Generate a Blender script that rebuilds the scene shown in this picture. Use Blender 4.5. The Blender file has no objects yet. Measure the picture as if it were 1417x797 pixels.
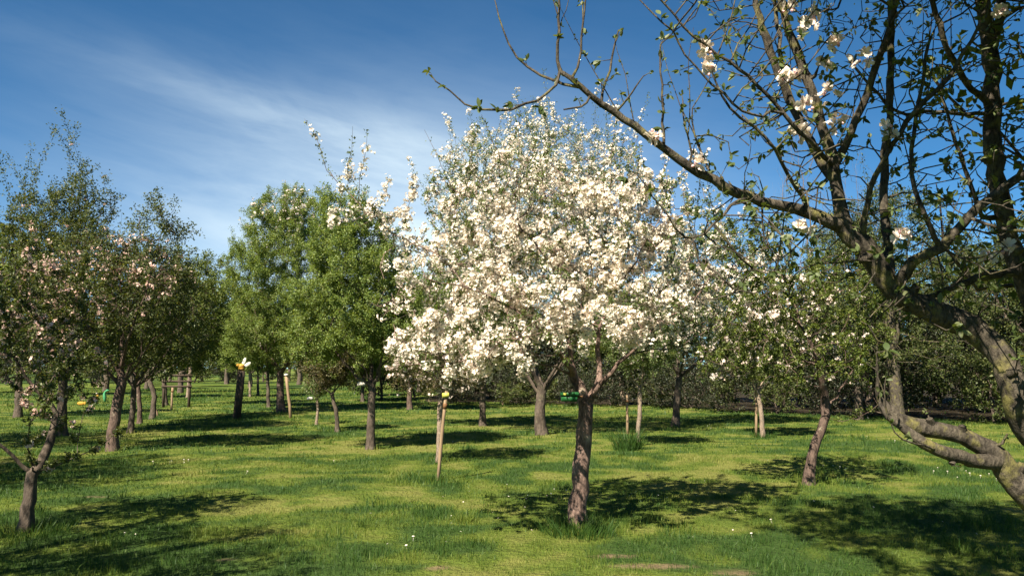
import bpy, math, random
import numpy as np
from math import radians, sin, cos, pi

sc = bpy.context.scene
COL = sc.collection

# ------------------------------------------------------------------ camera
F_PX, CX, CY, HORIZON, EYE = 1102.0, 708.5, 398.5, 508.0, 1.6
PITCH = math.atan((HORIZON - CY) / F_PX)
cam = bpy.data.cameras.new('camera')
cam.sensor_fit = 'HORIZONTAL'
cam.sensor_width = 36.0
cam.lens = 36.0 * F_PX / 1417.0
cam.clip_start, cam.clip_end = 0.05, 2000
co = bpy.data.objects.new('camera', cam)
COL.objects.link(co)
co.location = (0, 0, EYE)
co.rotation_euler = (pi / 2 + PITCH, 0, 0)
sc.camera = co

# ------------------------------------------------------------------ light
SUN_EL, SHADOW_AZ = radians(48), radians(33)      # shadows fall away from the camera and to the right
sd = np.array([-sin(SHADOW_AZ) * cos(SUN_EL), -cos(SHADOW_AZ) * cos(SUN_EL), sin(SUN_EL)])
sun = bpy.data.lights.new('sun', 'SUN')
sun.energy, sun.angle, sun.color = 5.0, radians(0.5), (1.0, 0.90, 0.74)
so = bpy.data.objects.new('sun', sun)
COL.objects.link(so)
from mathutils import Vector
so.rotation_euler = Vector(sd).to_track_quat('Z', 'Y').to_euler()

sc.view_settings.view_transform = 'Standard'
sc.view_settings.look = 'None'
sc.view_settings.exposure = 1.5
sc.view_settings.gamma = 1
sc.view_settings.use_curve_mapping = False

world = bpy.data.worlds.new('World')
sc.world = world
world.use_nodes = True
wt = world.node_tree
wt.nodes.clear()


class NT:
    """Tiny helper for writing node trees."""
    def __init__(self, tree):
        self.t = tree

    def n(self, typ, **kw):
        nd = self.t.nodes.new(typ)
        for k, v in kw.items():
            if k == 'ins':
                for kk, vv in v.items():
                    s = nd.inputs[kk]
                    if isinstance(vv, bpy.types.NodeSocket):
                        self.t.links.new(vv, s)
                    else:
                        s.default_value = vv
            else:
                setattr(nd, k, v)
        return nd

    def math(self, op, a, b=0.0, clamp=False):
        return self.n('ShaderNodeMath', operation=op, use_clamp=clamp, ins={0: a, 1: b}).outputs[0]

    def mix(self, f, a, b):
        nd = self.n('ShaderNodeMix', data_type='RGBA')
        for i, v in ((0, f), (6, a), (7, b)):
            s = nd.inputs[i]
            if isinstance(v, bpy.types.NodeSocket):
                self.t.links.new(v, s)
            else:
                s.default_value = v if i == 0 else (v[0], v[1], v[2], 1)
        return nd.outputs[2]

    def noise(self, vec, scale, detail=4, rough=0.55, dist=0.0):
        ins = {'Scale': scale, 'Detail': detail, 'Roughness': rough, 'Distortion': dist}
        if vec is not None:
            ins['Vector'] = vec
        return self.n('ShaderNodeTexNoise', ins=ins).outputs[0]

    def ramp(self, f, lo, hi):
        return self.n('ShaderNodeMapRange', interpolation_type='SMOOTHSTEP', ins={0: f, 1: lo, 2: hi, 3: 0.0, 4: 1.0}).outputs[0]


w = NT(wt)
sky = w.n('ShaderNodeTexSky', sky_type='NISHITA', sun_disc=False, sun_elevation=SUN_EL,
          sun_rotation=math.atan2(sd[0], sd[1]), altitude=1800.0, air_density=0.85, dust_density=0.1, ozone_density=6.0)
gen = w.n('ShaderNodeTexCoord').outputs['Generated']
sep = w.n('ShaderNodeSeparateXYZ', ins={0: gen})
X, Y, Z = sep.outputs
AZ = w.math('ARCTAN2', X, Y)
EL = w.math('ARCSINE', Z)
# thin high cloud: streaks drawn out along a slanting direction, thickest low in the left half of the sky
u = w.math('ADD', w.math('MULTIPLY', AZ, 0.985), w.math('MULTIPLY', EL, -0.17))
v = w.math('ADD', w.math('MULTIPLY', AZ, 0.17), w.math('MULTIPLY', EL, 0.985))
cv = w.n('ShaderNodeCombineXYZ', ins={0: w.math('MULTIPLY', u, 2.4), 1: w.math('MULTIPLY', v, 8.0), 2: 3.7}).outputs[0]
n1 = w.noise(cv, 1.5, 6, 0.55, 0.5)
cv2 = w.n('ShaderNodeCombineXYZ', ins={0: w.math('MULTIPLY', u, 5.0), 1: w.math('MULTIPLY', v, 26.0), 2: 9.1}).outputs[0]
n2 = w.noise(cv2, 1.3, 5, 0.6, 0.3)
cl = w.math('ADD', w.math('MULTIPLY', n1, 0.6), w.math('MULTIPLY', n2, 0.4))


def bump(axis, c, s):
    d = w.math('DIVIDE', w.math('SUBTRACT', axis, c), s)
    return w.math('POWER', 2.718, w.math('MULTIPLY', w.math('MULTIPLY', d, d), -1.0))


haze = w.math('MULTIPLY', bump(AZ, -0.16, 0.30), bump(EL, 0.16, 0.14))
band = w.math('MULTIPLY', bump(v, 0.245, 0.03), w.math('MULTIPLY', bump(AZ, -0.25, 0.26), 0.45))
mask = w.math('ADD', w.math('MULTIPLY', haze, 1.0), band, True)
wisps = w.math('MULTIPLY', w.ramp(cl, 0.15, 0.80), w.math('ADD', w.math('MULTIPLY', mask, 0.70), 0.02))
low = w.math('ADD', w.math('MULTIPLY', bump(EL, 0.0, 0.12), 0.28), w.math('MULTIPLY', w.math('MULTIPLY', bump(AZ, -0.10, 0.35), bump(EL, 0.12, 0.17)), 0.34))
fac = w.math('ADD', wisps, low, True)
tinted = w.n('ShaderNodeMix', data_type='RGBA', blend_type='MULTIPLY', ins={0: 1.0, 6: sky.outputs[0], 7: (0.32, 0.79, 0.90, 1)}).outputs[2]
skycol = w.mix(fac, tinted, (6.4, 7.6, 8.2))
bg = w.n('ShaderNodeBackground', ins={'Color': skycol, 'Strength': 0.05})
wo = w.n('ShaderNodeOutputWorld', ins={'Surface': bg.outputs[0]})

RNG = np.random.default_rng(7)

# ------------------------------------------------------------------ picture -> place


def ray(px, py):
    x, y = (px - CX) / F_PX, -(py - CY) / F_PX
    return np.array([x, cos(PITCH) - sin(PITCH) * y, sin(PITCH) + cos(PITCH) * y])


def at(px, py, d):
    r = ray(px, py)
    return np.array([0, 0, EYE]) + r * (d / r[1])


def ground(px, py):
    r = ray(px, py)
    return np.array([0, 0, EYE]) + r * (EYE / -r[2])


# ------------------------------------------------------------------ mesh helpers


def build_mesh(name, verts, polys, mat, attrs=None, smooth=True):
    """polys: list of (n, k) index arrays."""
    me = bpy.data.meshes.new(name)
    verts = np.asarray(verts, np.float32)
    polys = [np.asarray(p, np.int32) for p in polys if len(p)]
    nl = sum(p.size for p in polys)
    npoly = sum(len(p) for p in polys)
    me.vertices.add(len(verts))
    me.vertices.foreach_set('co', verts.ravel())
    me.loops.add(nl)
    me.polygons.add(npoly)
    me.loops.foreach_set('vertex_index', np.concatenate([p.ravel() for p in polys]))
    tot = np.concatenate([np.full(len(p), p.shape[1], np.int32) for p in polys])
    me.polygons.foreach_set('loop_start', np.concatenate([[0], np.cumsum(tot)[:-1]]).astype(np.int32))
    if smooth:
        me.polygons.foreach_set('use_smooth', np.ones(npoly, bool))
    me.update(calc_edges=True)
    for k, a in (attrs or {}).items():
        at_ = me.attributes.new(k, 'FLOAT', 'POINT')
        at_.data.foreach_set('value', np.asarray(a, np.float32))
    for m in (mat if isinstance(mat, (list, tuple)) else [mat]):
        me.materials.append(m)
    return me


def link(name, me, parent=None, loc=(0, 0, 0)):
    o = bpy.data.objects.new(name, me)
    COL.objects.link(o)
    if parent is not None:
        o.parent = parent
    o.location = loc
    return o


def tag(o, label=None, cat=None, group=None, kind=None):
    for k, v_ in (('label', label), ('category', cat), ('group', group), ('kind', kind)):
        if v_:
            o[k] = v_
    return o


def empty(name, loc, label, cat, group=None):
    o = bpy.data.objects.new(name, None)
    COL.objects.link(o)
    o.empty_display_size = 0.2
    o.location = loc
    return tag(o, label, cat, group)


def norm(a):
    return a / np.maximum(np.linalg.norm(a, axis=-1, keepdims=True), 1e-9)


def perp(t, rng=None):
    """two unit vectors square to the directions t"""
    ref = np.tile(np.array([0.31, 0.93, 0.17]), (len(t), 1))
    bad = np.abs((t * ref).sum(1)) > 0.95
    ref[bad] = (0.9, -0.2, 0.4)
    a = norm(np.cross(t, ref))
    return a, np.cross(t, a)


def wob(p, f, seed=0.0):
    """smooth pseudo noise in -1..1"""
    x, y, z = p[..., 0] * f, p[..., 1] * f, p[..., 2] * f
    return (np.sin(x * 1.3 + 2.1 * np.sin(y * 0.9 + seed) + seed) + np.sin(y * 1.7 + 1.7 * np.sin(z * 1.1 + seed * 2) + 1.3) + np.sin(z * 1.9 + 2.3 * np.sin(x * 0.7 + seed) + 2.6)) / 3


def vnoise(x, y, seed):
    """value noise on the ground plane, 0..1"""
    xi, yi = np.floor(x).astype(np.int64), np.floor(y).astype(np.int64)
    xf, yf = x - xi, y - yi
    xf, yf = xf * xf * (3 - 2 * xf), yf * yf * (3 - 2 * yf)

    def h(a, b):
        n = (a * 374761393 + b * 668265263 + seed * 1442695041) & 0xFFFFFFFF
        n = ((n ^ (n >> 13)) * 1274126177) & 0xFFFFFFFF
        return ((n ^ (n >> 16)) & 0xFFFF) / 65535.0
    return (h(xi, yi) * (1 - xf) + h(xi + 1, yi) * xf) * (1 - yf) + (h(xi, yi + 1) * (1 - xf) + h(xi + 1, yi + 1) * xf) * yf


def fbm(x, y, seed, oct=4):
    s, a, t = 0, 0.5, 0
    for o in range(oct):
        s = s + a * vnoise(x * 2 ** o, y * 2 ** o, seed + o * 17)
        t += a
        a *= 0.55
    return s / t


# ------------------------------------------------------------------ materials


def material(name):
    m = bpy.data.materials.new(name)
    m.use_nodes = True
    m.node_tree.nodes.clear()
    return m, NT(m.node_tree)


def finish(t, shader):
    t.n('ShaderNodeOutputMaterial', ins={'Surface': shader})


def leaf_mat(name, a, b, c, trans=0.35):
    m, t = material(name)
    r = t.n('ShaderNodeNewGeometry').outputs['Random Per Island']
    col = t.mix(t.ramp(r, 0.0, 0.6), a, b)
    col = t.mix(t.ramp(r, 0.72, 1.0), col, c)
    p = t.n('ShaderNodeBsdfPrincipled', ins={'Base Color': col, 'Roughness': 0.5, 'Specular IOR Level': 0.35})
    tc = t.n('ShaderNodeMix', data_type='RGBA', blend_type='MULTIPLY', ins={0: 1.0, 6: col, 7: (1.5, 1.35, 0.5, 1)}).outputs[2]
    tr = t.n('ShaderNodeBsdfTranslucent', ins={'Color': tc})
    mx = t.n('ShaderNodeMixShader', ins={0: trans, 1: p.outputs[0], 2: tr.outputs[0]})
    finish(t, mx.outputs[0])
    return m


def bark_mat(name, a, b, moss, moss_amt, scale=9.0):
    m, t = material(name)
    oc = t.n('ShaderNodeTexCoord').outputs['Object']
    mp = t.n('ShaderNodeMapping', ins={'Vector': oc, 'Scale': (1, 1, 0.45)}).outputs[0]
    n1_ = t.noise(mp, scale, 6, 0.65, 0.6)
    n2_ = t.noise(mp, scale * 5, 5, 0.7, 0.2)
    n3_ = t.noise(oc, scale * 0.8, 4, 0.6)
    col = t.mix(t.ramp(t.math('ADD', t.math('MULTIPLY', n1_, 0.55), t.math('MULTIPLY', n2_, 0.45)), 0.36, 0.64), a, b)
    col = t.mix(t.math('MULTIPLY', t.ramp(n3_, 0.66 - 0.3 * moss_amt, 0.80 - 0.2 * moss_amt), 0.85), col, moss)
    vo = t.n('ShaderNodeTexVoronoi', ins={'Vector': mp, 'Scale': scale * 3.0}).outputs[0]
    h = t.math('ADD', t.math('MULTIPLY', n1_, 1.0), t.math('ADD', t.math('MULTIPLY', n2_, 0.55), t.math('MULTIPLY', vo, 0.35)))
    bp = t.n('ShaderNodeBump', ins={'Strength': 0.9, 'Distance': 0.02, 'Height': h})
    p = t.n('ShaderNodeBsdfPrincipled', ins={'Base Color': col, 'Roughness': 0.9, 'Specular IOR Level': 0.2, 'Normal': bp.outputs[0]})
    finish(t, p.outputs[0])
    return m


def petal_mat(name, a, b, thr=0.7):
    m, t = material(name)
    r = t.n('ShaderNodeNewGeometry').outputs['Random Per Island']
    col = t.mix(t.ramp(r, thr - 0.25, thr + 0.3), a, b)
    d = t.n('ShaderNodeBsdfDiffuse', ins={'Color': col})
    tr = t.n('ShaderNodeBsdfTranslucent', ins={'Color': col})
    mx = t.n('ShaderNodeMixShader', ins={0: 0.3, 1: d.outputs[0], 2: tr.outputs[0]})
    finish(t, mx.outputs[0])
    return m


def plain_mat(name, a, b, scale=30.0, rough=0.7, spec=0.3):
    m, t = material(name)
    oc = t.n('ShaderNodeTexCoord').outputs['Object']
    nz = t.noise(oc, scale, 5, 0.6)
    col = t.mix(t.ramp(nz, 0.35, 0.65), a, b)
    bp = t.n('ShaderNodeBump', ins={'Strength': 0.3, 'Distance': 0.01, 'Height': nz})
    p = t.n('ShaderNodeBsdfPrincipled', ins={'Base Color': col, 'Roughness': rough, 'Specular IOR Level': spec, 'Normal': bp.outputs[0]})
    finish(t, p.outputs[0])
    return m


def grain_mat(name, a, b, scale=40.0):
    m, t = material(name)
    oc = t.n('ShaderNodeTexCoord').outputs['Object']
    mp = t.n('ShaderNodeMapping', ins={'Vector': oc, 'Scale': (1, 1, 0.06)}).outputs[0]
    nz = t.noise(mp, scale, 6, 0.65, 0.4)
    col = t.mix(t.ramp(nz, 0.3, 0.7), a, b)
    bp = t.n('ShaderNodeBump', ins={'Strength': 0.6, 'Distance': 0.008, 'Height': nz})
    p = t.n('ShaderNodeBsdfPrincipled', ins={'Base Color': col, 'Roughness': 0.85, 'Specular IOR Level': 0.2, 'Normal': bp.outputs[0]})
    finish(t, p.outputs[0])
    return m


LEAF = {
    'near': leaf_mat('budding_leaf', (0.055, 0.085, 0.024), (0.095, 0.130, 0.040), (0.19, 0.21, 0.10)),
    'apple': leaf_mat('apple_leaf', (0.060, 0.090, 0.016), (0.105, 0.145, 0.025), (0.20, 0.22, 0.06)),
    'pear': leaf_mat('pear_leaf', (0.100, 0.160, 0.034), (0.160, 0.220, 0.050), (0.27, 0.32, 0.10)),
    'dusk': leaf_mat('shaded_apple_leaf', (0.042, 0.064, 0.018), (0.078, 0.104, 0.028), (0.16, 0.17, 0.06)),  # darker apple leaf, dimness of the outer trees put into its colour
    'young': leaf_mat('young_leaf', (0.075, 0.115, 0.035), (0.12, 0.165, 0.05), (0.20, 0.23, 0.10)),
    'bronze': leaf_mat('bronze_leaf', (0.07, 0.075, 0.03), (0.11, 0.10, 0.045), (0.19, 0.15, 0.08)),
    'hedge': leaf_mat('shaded_hedge_leaf', (0.014, 0.022, 0.009), (0.024, 0.032, 0.012), (0.045, 0.045, 0.02), 0.1),  # leaf colour darkened well down to hold the hedge's shade
}
BARK = {
    'trunk': bark_mat('speckled_apple_bark', (0.040, 0.027, 0.022), (0.25, 0.170, 0.138), (0.34, 0.28, 0.21), 0.35, 8),
    'main': bark_mat('apple_bark', (0.045, 0.031, 0.025), (0.155, 0.108, 0.086), (0.30, 0.26, 0.19), 0.25, 9),
    'dark': bark_mat('dark_bark', (0.045, 0.035, 0.028), (0.125, 0.098, 0.075), (0.17, 0.16, 0.10), 0.3, 7),
    'moss': bark_mat('mossy_bark', (0.024, 0.020, 0.016), (0.118, 0.100, 0.074), (0.17, 0.155, 0.05), 0.5, 17),
    'pale': bark_mat('pale_bark', (0.14, 0.105, 0.08), (0.30, 0.23, 0.17), (0.36, 0.32, 0.25), 0.3, 16),
    'grey': bark_mat('grey_bark', (0.10, 0.085, 0.08), (0.19, 0.165, 0.15), (0.20, 0.18, 0.14), 0.2, 5),
}
PETAL = {
    'white': petal_mat('white_petal', (0.87, 0.81, 0.69), (0.82, 0.68, 0.58)),
    'pink': petal_mat('pink_petal', (0.80, 0.62, 0.53), (0.72, 0.45, 0.38), 0.6),
    'blush': petal_mat('blush_petal', (0.80, 0.71, 0.64), (0.74, 0.58, 0.50)),
}
BUD = petal_mat('bud_petal', (0.80, 0.55, 0.55), (0.72, 0.35, 0.38))

# ------------------------------------------------------------------ growing trees


def spline(pts, n_per):
    pts = np.asarray(pts, float)
    P = np.vstack([2 * pts[0] - pts[1], pts, 2 * pts[-1] - pts[-2]])
    out = []
    for i in range(1, len(P) - 2):
        L = np.linalg.norm(P[i + 1][:3] - P[i][:3])
        k = max(1, int(round(L / n_per)))
        for j in range(k):
            s = j / k
            a, b, c, d = P[i - 1], P[i], P[i + 1], P[i + 2]
            out.append(0.5 * ((2 * b) + (-a + c) * s + (2 * a - 5 * b + 4 * c - d) * s * s + (-a + 3 * b - 3 * c + d) * s ** 3))
    out.append(pts[-1])
    return np.array(out)


class Tree:
    def __init__(self, seed):
        self.rng = np.random.default_rng(seed)
        self.pos, self.par, self.giv = [], [], []

    def limb(self, pts, step, jit=0.0):
        """pts rows: x y z radius (radius 0 = by pipe model); joins the nearest earlier node"""
        s = spline(pts, step)
        if jit:
            s[1:-1, :3] += self.rng.normal(0, jit, (len(s) - 2, 3))
        if not self.pos:
            par = -1
        else:
            arr = np.array(self.pos)
            par = int(np.argmin(((arr - s[0, :3]) ** 2).sum(1)))
            s = s[1:]
        for r in s:
            self.pos.append(r[:3])
            self.par.append(par)
            self.giv.append(max(0.0, r[3]))
            par = len(self.pos) - 1

    def colonize(self, attr, step, kill, iters=70, trop=(0, 0, 0.12), grow_from=0):
        rng = self.rng
        pos = np.array(self.pos)
        par = list(self.par)
        A = np.asarray(attr)
        ok_node = np.arange(len(pos)) >= grow_from
        d2 = ((A[:, None, :] - pos[None, :, :]) ** 2).sum(2)
        d2[:, ~ok_node] = 1e9
        ni, nd = d2.argmin(1), d2.min(1)
        alive = nd > kill * kill
        trop = np.array(trop)
        for _ in range(iters):
            A, ni, nd = A[alive], ni[alive], nd[alive]
            if len(A) == 0:
                break
            dirs = np.zeros_like(pos)
            np.add.at(dirs, ni, norm(A - pos[ni]))
            idx = np.unique(ni)
            dv = norm(norm(dirs[idx]) + trop + rng.normal(0, 0.16, (len(idx), 3)))
            new = pos[idx] + dv * step * rng.uniform(0.8, 1.2, (len(idx), 1))
            far = np.array([((pos - q) ** 2).sum(1).min() for q in new]) > (0.45 * step) ** 2
            new, idx = new[far], idx[far]
            if len(new) == 0:
                break
            k = len(pos)
            pos = np.vstack([pos, new])
            par += list(idx)
            nd2 = ((A[:, None, :] - new[None, :, :]) ** 2).sum(2)
            j, m = nd2.argmin(1), nd2.min(1)
            upd = m < nd
            ni = np.where(upd, j + k, ni)
            nd = np.where(upd, m, nd)
            alive = nd > kill * kill
        self.pos = list(pos)
        self.giv += [0.0] * (len(pos) - len(self.par))
        self.par = par

    def thicken(self, tip, r0, fade=None):
        n = len(self.pos)
        par = np.array(self.par)
        cnt = np.zeros(n)
        kids = np.zeros(n, int)
        for i in range(n - 1, -1, -1):
            if kids[i] == 0:
                cnt[i] = 1
            if par[i] >= 0:
                cnt[par[i]] += cnt[i]
                kids[par[i]] += 1
        e = math.log(max(2.0, cnt[0])) / math.log(max(1.5, r0 / tip))
        r = tip * cnt ** (1 / e)
        giv = np.array(self.giv)
        if fade:
            dist = np.zeros(n)
            P_ = np.array(self.pos)
            for i in range(n):
                if par[i] >= 0:
                    dist[i] = dist[par[i]] + (0 if giv[i] > 0 else np.linalg.norm(P_[i] - P_[par[i]]))
            r = tip + (r - tip) * np.exp(-dist / fade)
        r = np.where(giv > 0, giv, r)
        for i in range(n):
            if par[i] >= 0 and giv[i] <= 0:
                r[i] = min(r[i], r[par[i]] * 0.97)
        self.rad, self.cnt, self.kids = r, cnt, kids

    def arrays(self):
        return np.array(self.pos), np.array(self.par), self.rad

    def shoots(self, base_idx, length, up, spread, segs=4, rad=0.003, droop=0.0):
        """straight young shoots out of the given nodes; returns leaf-bearing points and axes along them"""
        rng = self.rng
        pos, par, r = self.arrays()
        bi = np.asarray(base_idx)
        p0 = pos[bi]
        pp = np.where(par[bi] >= 0, par[bi], bi)
        out = norm(p0 - pos[pp] + 1e-6)
        d = norm(out + rng.normal(0, spread, (len(bi), 3)) + np.array([0, 0, up]))
        L = length * rng.uniform(0.45, 1.25, len(bi))
        n0 = len(pos)
        P, PA, R = [], [], []
        prev = bi
        cur = p0
        dd = d
        lp, la = [], []
        for s in range(segs):
            dd = norm(dd + rng.normal(0, 0.10, dd.shape) + np.array([0, 0, 0.06 - droop]))
            nx = cur + dd * (L / segs)[:, None]
            P.append(nx)
            PA.append(prev)
            R.append(np.minimum(rad * (1 - 0.65 * (s + 1) / segs), r[bi]))
            prev = n0 + s * len(bi) + np.arange(len(bi))
            lp.append(np.stack([cur, nx], 1))
            la.append(dd)
            cur = nx
        self.pos = list(np.vstack([pos] + P))
        self.par = list(np.concatenate([par] + PA).astype(int))
        self.rad = np.concatenate([r] + R)
        self.giv += [0.0] * (len(self.pos) - len(self.giv))
        return np.concatenate(lp), np.concatenate(la)

    def wood(self, thr=0.012, s_thick=10, s_thin=4, flare=1.35, lump=0.10, gnarl=1.0):
        pos, par, r = self.arrays()
        n = len(pos)
        r = r.copy()
        z0 = pos[0, 2]
        if flare > 1:
            fl = np.exp(-np.maximum(0, pos[:, 2] - z0 - 0.12) / (1.3 * r[0]))
            r *= 1 + (flare - 1) * fl * (r > 0.35 * r[0])
        has = par >= 0
        tg = np.zeros((n, 3))
        tg[has] = norm(pos[has] - pos[par[has]])
        mainkid = np.full(n, -1)
        order = np.argsort(r)                     # the thickest child wins
        ii = order[has[order]]
        mainkid[par[ii]] = ii
        T = tg.copy()
        mk = mainkid >= 0
        T[mk] = norm(tg[mk] + tg[mainkid[mk]])
        T[~has] = tg[mainkid[~has]]
        verts, quads, base = [], [], 0
        edge = np.nonzero(has)[0]
        for cls in (0, 1):
            E = edge[(r[edge] > thr) == (cls == 0)]
            if len(E) == 0:
                continue
            s = s_thick if cls == 0 else s_thin
            ism = mainkid[par[E]] == E
            use = np.unique(np.concatenate([E, par[E[ism]]]))
            mp = np.full(n, -1)
            mp[use] = np.arange(len(use))
            ex = E[~ism]
            C = np.vstack([pos[use], pos[par[ex]]])
            RR = np.concatenate([r[use], np.minimum(r[par[ex]] * 0.95, r[ex] * 1.25)])
            TT = np.vstack([T[use], tg[ex]])
            a, b = perp(TT)
            th = np.arange(s) * 2 * pi / s
            ring = a[:, None, :] * np.cos(th)[None, :, None] + b[:, None, :] * np.sin(th)[None, :, None]
            Vv = C[:, None, :] + ring * RR[:, None, None]
            if cls == 0 and lump:
                f = 1 + lump * wob(Vv, 9 * gnarl, 1.7) + lump * 0.7 * wob(Vv, 23 * gnarl, 4.1)
                Vv = C[:, None, :] + ring * (RR[:, None] * f)[..., None]
            ra = np.empty(len(E), int)
            ra[ism] = mp[par[E[ism]]]
            ra[~ism] = len(use) + np.arange(len(ex))
            rb = mp[E]
            k = np.arange(s)
            k2 = (k + 1) % s
            q = np.stack([ra[:, None] * s + k, ra[:, None] * s + k2, rb[:, None] * s + k2, rb[:, None] * s + k], -1).reshape(-1, 4)
            verts.append(Vv.reshape(-1, 3))
            quads.append(q + base)
            base += len(C) * s
        return np.vstack(verts), [np.vstack(quads)]


def spread_dirs(axis, k, rng, open_):
    ax = np.repeat(axis, k, 0)
    return norm(ax * (1 - open_) + norm(rng.normal(0, 1, ax.shape)) * (0.35 + open_))


def leaves(points, dirs, L, W, rng, fine=False, up=0.5):
    """one leaf per point, folded along its midrib"""
    n = len(points)
    L = L * rng.uniform(0.6, 1.25, n)
    W = W * rng.uniform(0.7, 1.2, n)
    nm = norm(rng.normal(0, 0.7, (n, 3)) + np.array([0, 0, up]))
    side = norm(np.cross(dirs, nm))
    nm = np.cross(side, dirs)
    if not fine:
        p0 = points
        mid = points + dirs * (L * 0.45)[:, None]
        lift = nm * (W * rng.uniform(0.05, 0.45, n))[:, None]
        l = mid + side * (W * 0.5)[:, None] + lift
        r = mid - side * (W * 0.5)[:, None] + lift
        t = points + dirs * L[:, None] - nm * (L * rng.uniform(0, 0.25, n))[:, None]
        V = np.stack([p0, l, t, r], 1).reshape(-1, 3)
        b = np.arange(n)[:, None] * 4
        return V, [np.vstack([b + [0, 1, 2], b + [0, 2, 3]])]
    rows = np.array([0.0, 0.28, 0.55, 0.8, 1.0])
    wid = np.array([0.05, 0.42, 0.5, 0.34, 0.02])
    curl = rng.uniform(0.0, 0.35, n)
    fold = rng.uniform(0.05, 0.6, n)
    V = np.empty((n, 5, 3, 3))
    for i, (s, w_) in enumerate(zip(rows, wid)):
        c = points + dirs * (L * s)[:, None] - nm * (L * curl * s * s)[:, None]
        o = side * (W * w_)[:, None]
        up_ = nm * (W * w_ * fold)[:, None]
        V[:, i, 0], V[:, i, 1], V[:, i, 2] = c + o + up_, c, c - o + up_
    b = np.arange(n)[:, None] * 15
    Q = [b + [i * 3 + j, i * 3 + j + 1, i * 3 + j + 4, i * 3 + j + 3] for i in range(4) for j in range(2)]
    return V.reshape(-1, 3), [np.vstack(Q)]


def flowers(points, axes, k, size, rng, radius=0.03, fine=False):
    """k five-petalled flowers in a dome round each point"""
    n = len(points) * k
    d = spread_dirs(axes, k, rng, 0.6)
    c = np.repeat(points, k, 0) + d * (radius * rng.uniform(0.5, 1.25, n))[:, None]
    sz = size * rng.uniform(0.7, 1.15, n)
    nrm = norm(d + rng.normal(0, 0.25, d.shape))
    a, b = perp(nrm)
    ph = rng.uniform(0, 6.28, n)
    cup = rng.uniform(0.15, 0.7, n)
    Vs, Fs = [], []
    rows = ((0.0, 0.10, 0.0), (0.45, 0.36, 0.35), (0.85, 0.40, 0.8), (1.0, 0.18, 1.0)) if fine else None
    for p in range(5):
        th = ph + p * 2 * pi / 5 + rng.normal(0, 0.12, n)
        o = a * np.cos(th)[:, None] + b * np.sin(th)[:, None]
        t = np.cross(nrm, o)
        cz = cup * rng.uniform(0.6, 1.4, n)
        S = sz[:, None]
        if not fine:
            pt = lambda u_, v_, h: c + (o * u_ + t * v_) * S + nrm * (sz * cz * h)[:, None]
            V = np.stack([c, pt(0.62, -0.42, 0.45), pt(1.0, -0.16, 1.0), pt(1.0, 0.16, 1.0), pt(0.62, 0.42, 0.45)], 1)
            Vs.append(V.reshape(-1, 3))
            Fs.append(np.arange(n * 5).reshape(n, 5) + p * n * 5)
        else:
            V = np.empty((n, 4, 3, 3))
            for i, (u_, w_, h) in enumerate(rows):
                cc = c + o * u_ * S + nrm * (sz * cz * h)[:, None]
                V[:, i, 1] = cc
                V[:, i, 0] = cc + t * w_ * S + nrm * (sz * 0.12)[:, None]
                V[:, i, 2] = cc - t * w_ * S + nrm * (sz * 0.12)[:, None]
            Vs.append(V.reshape(-1, 3))
            bb = np.arange(n)[:, None] * 12 + p * n * 12
            Fs.append(np.vstack([bb + [i * 3 + j, i * 3 + j + 1, i * 3 + j + 4, i * 3 + j + 3] for i in range(3) for j in range(2)]))
    return np.vstack(Vs), [np.vstack(Fs)]


def join(parts):
    V, F, b = [], {}, 0
    for v_, fs in parts:
        V.append(v_)
        for f in fs:
            F.setdefault(f.shape[1], []).append(f + b)
        b += len(v_)
    return np.vstack(V), [np.vstack(x) for x in F.values()]


def in_blobs(blobs, n, rng, shell=0.35):
    vol = np.array([b[1][0] * b[1][1] * b[1][2] for b in blobs]) ** 0.8
    k = rng.choice(len(blobs), n, p=vol / vol.sum())
    d = norm(rng.normal(0, 1, (n, 3)))
    rr = rng.uniform(0, 1, n) ** shell
    C = np.array([b[0] for b in blobs])[k]
    R = np.array([b[1] for b in blobs])[k]
    return C + d * R * rr[:, None]


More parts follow.
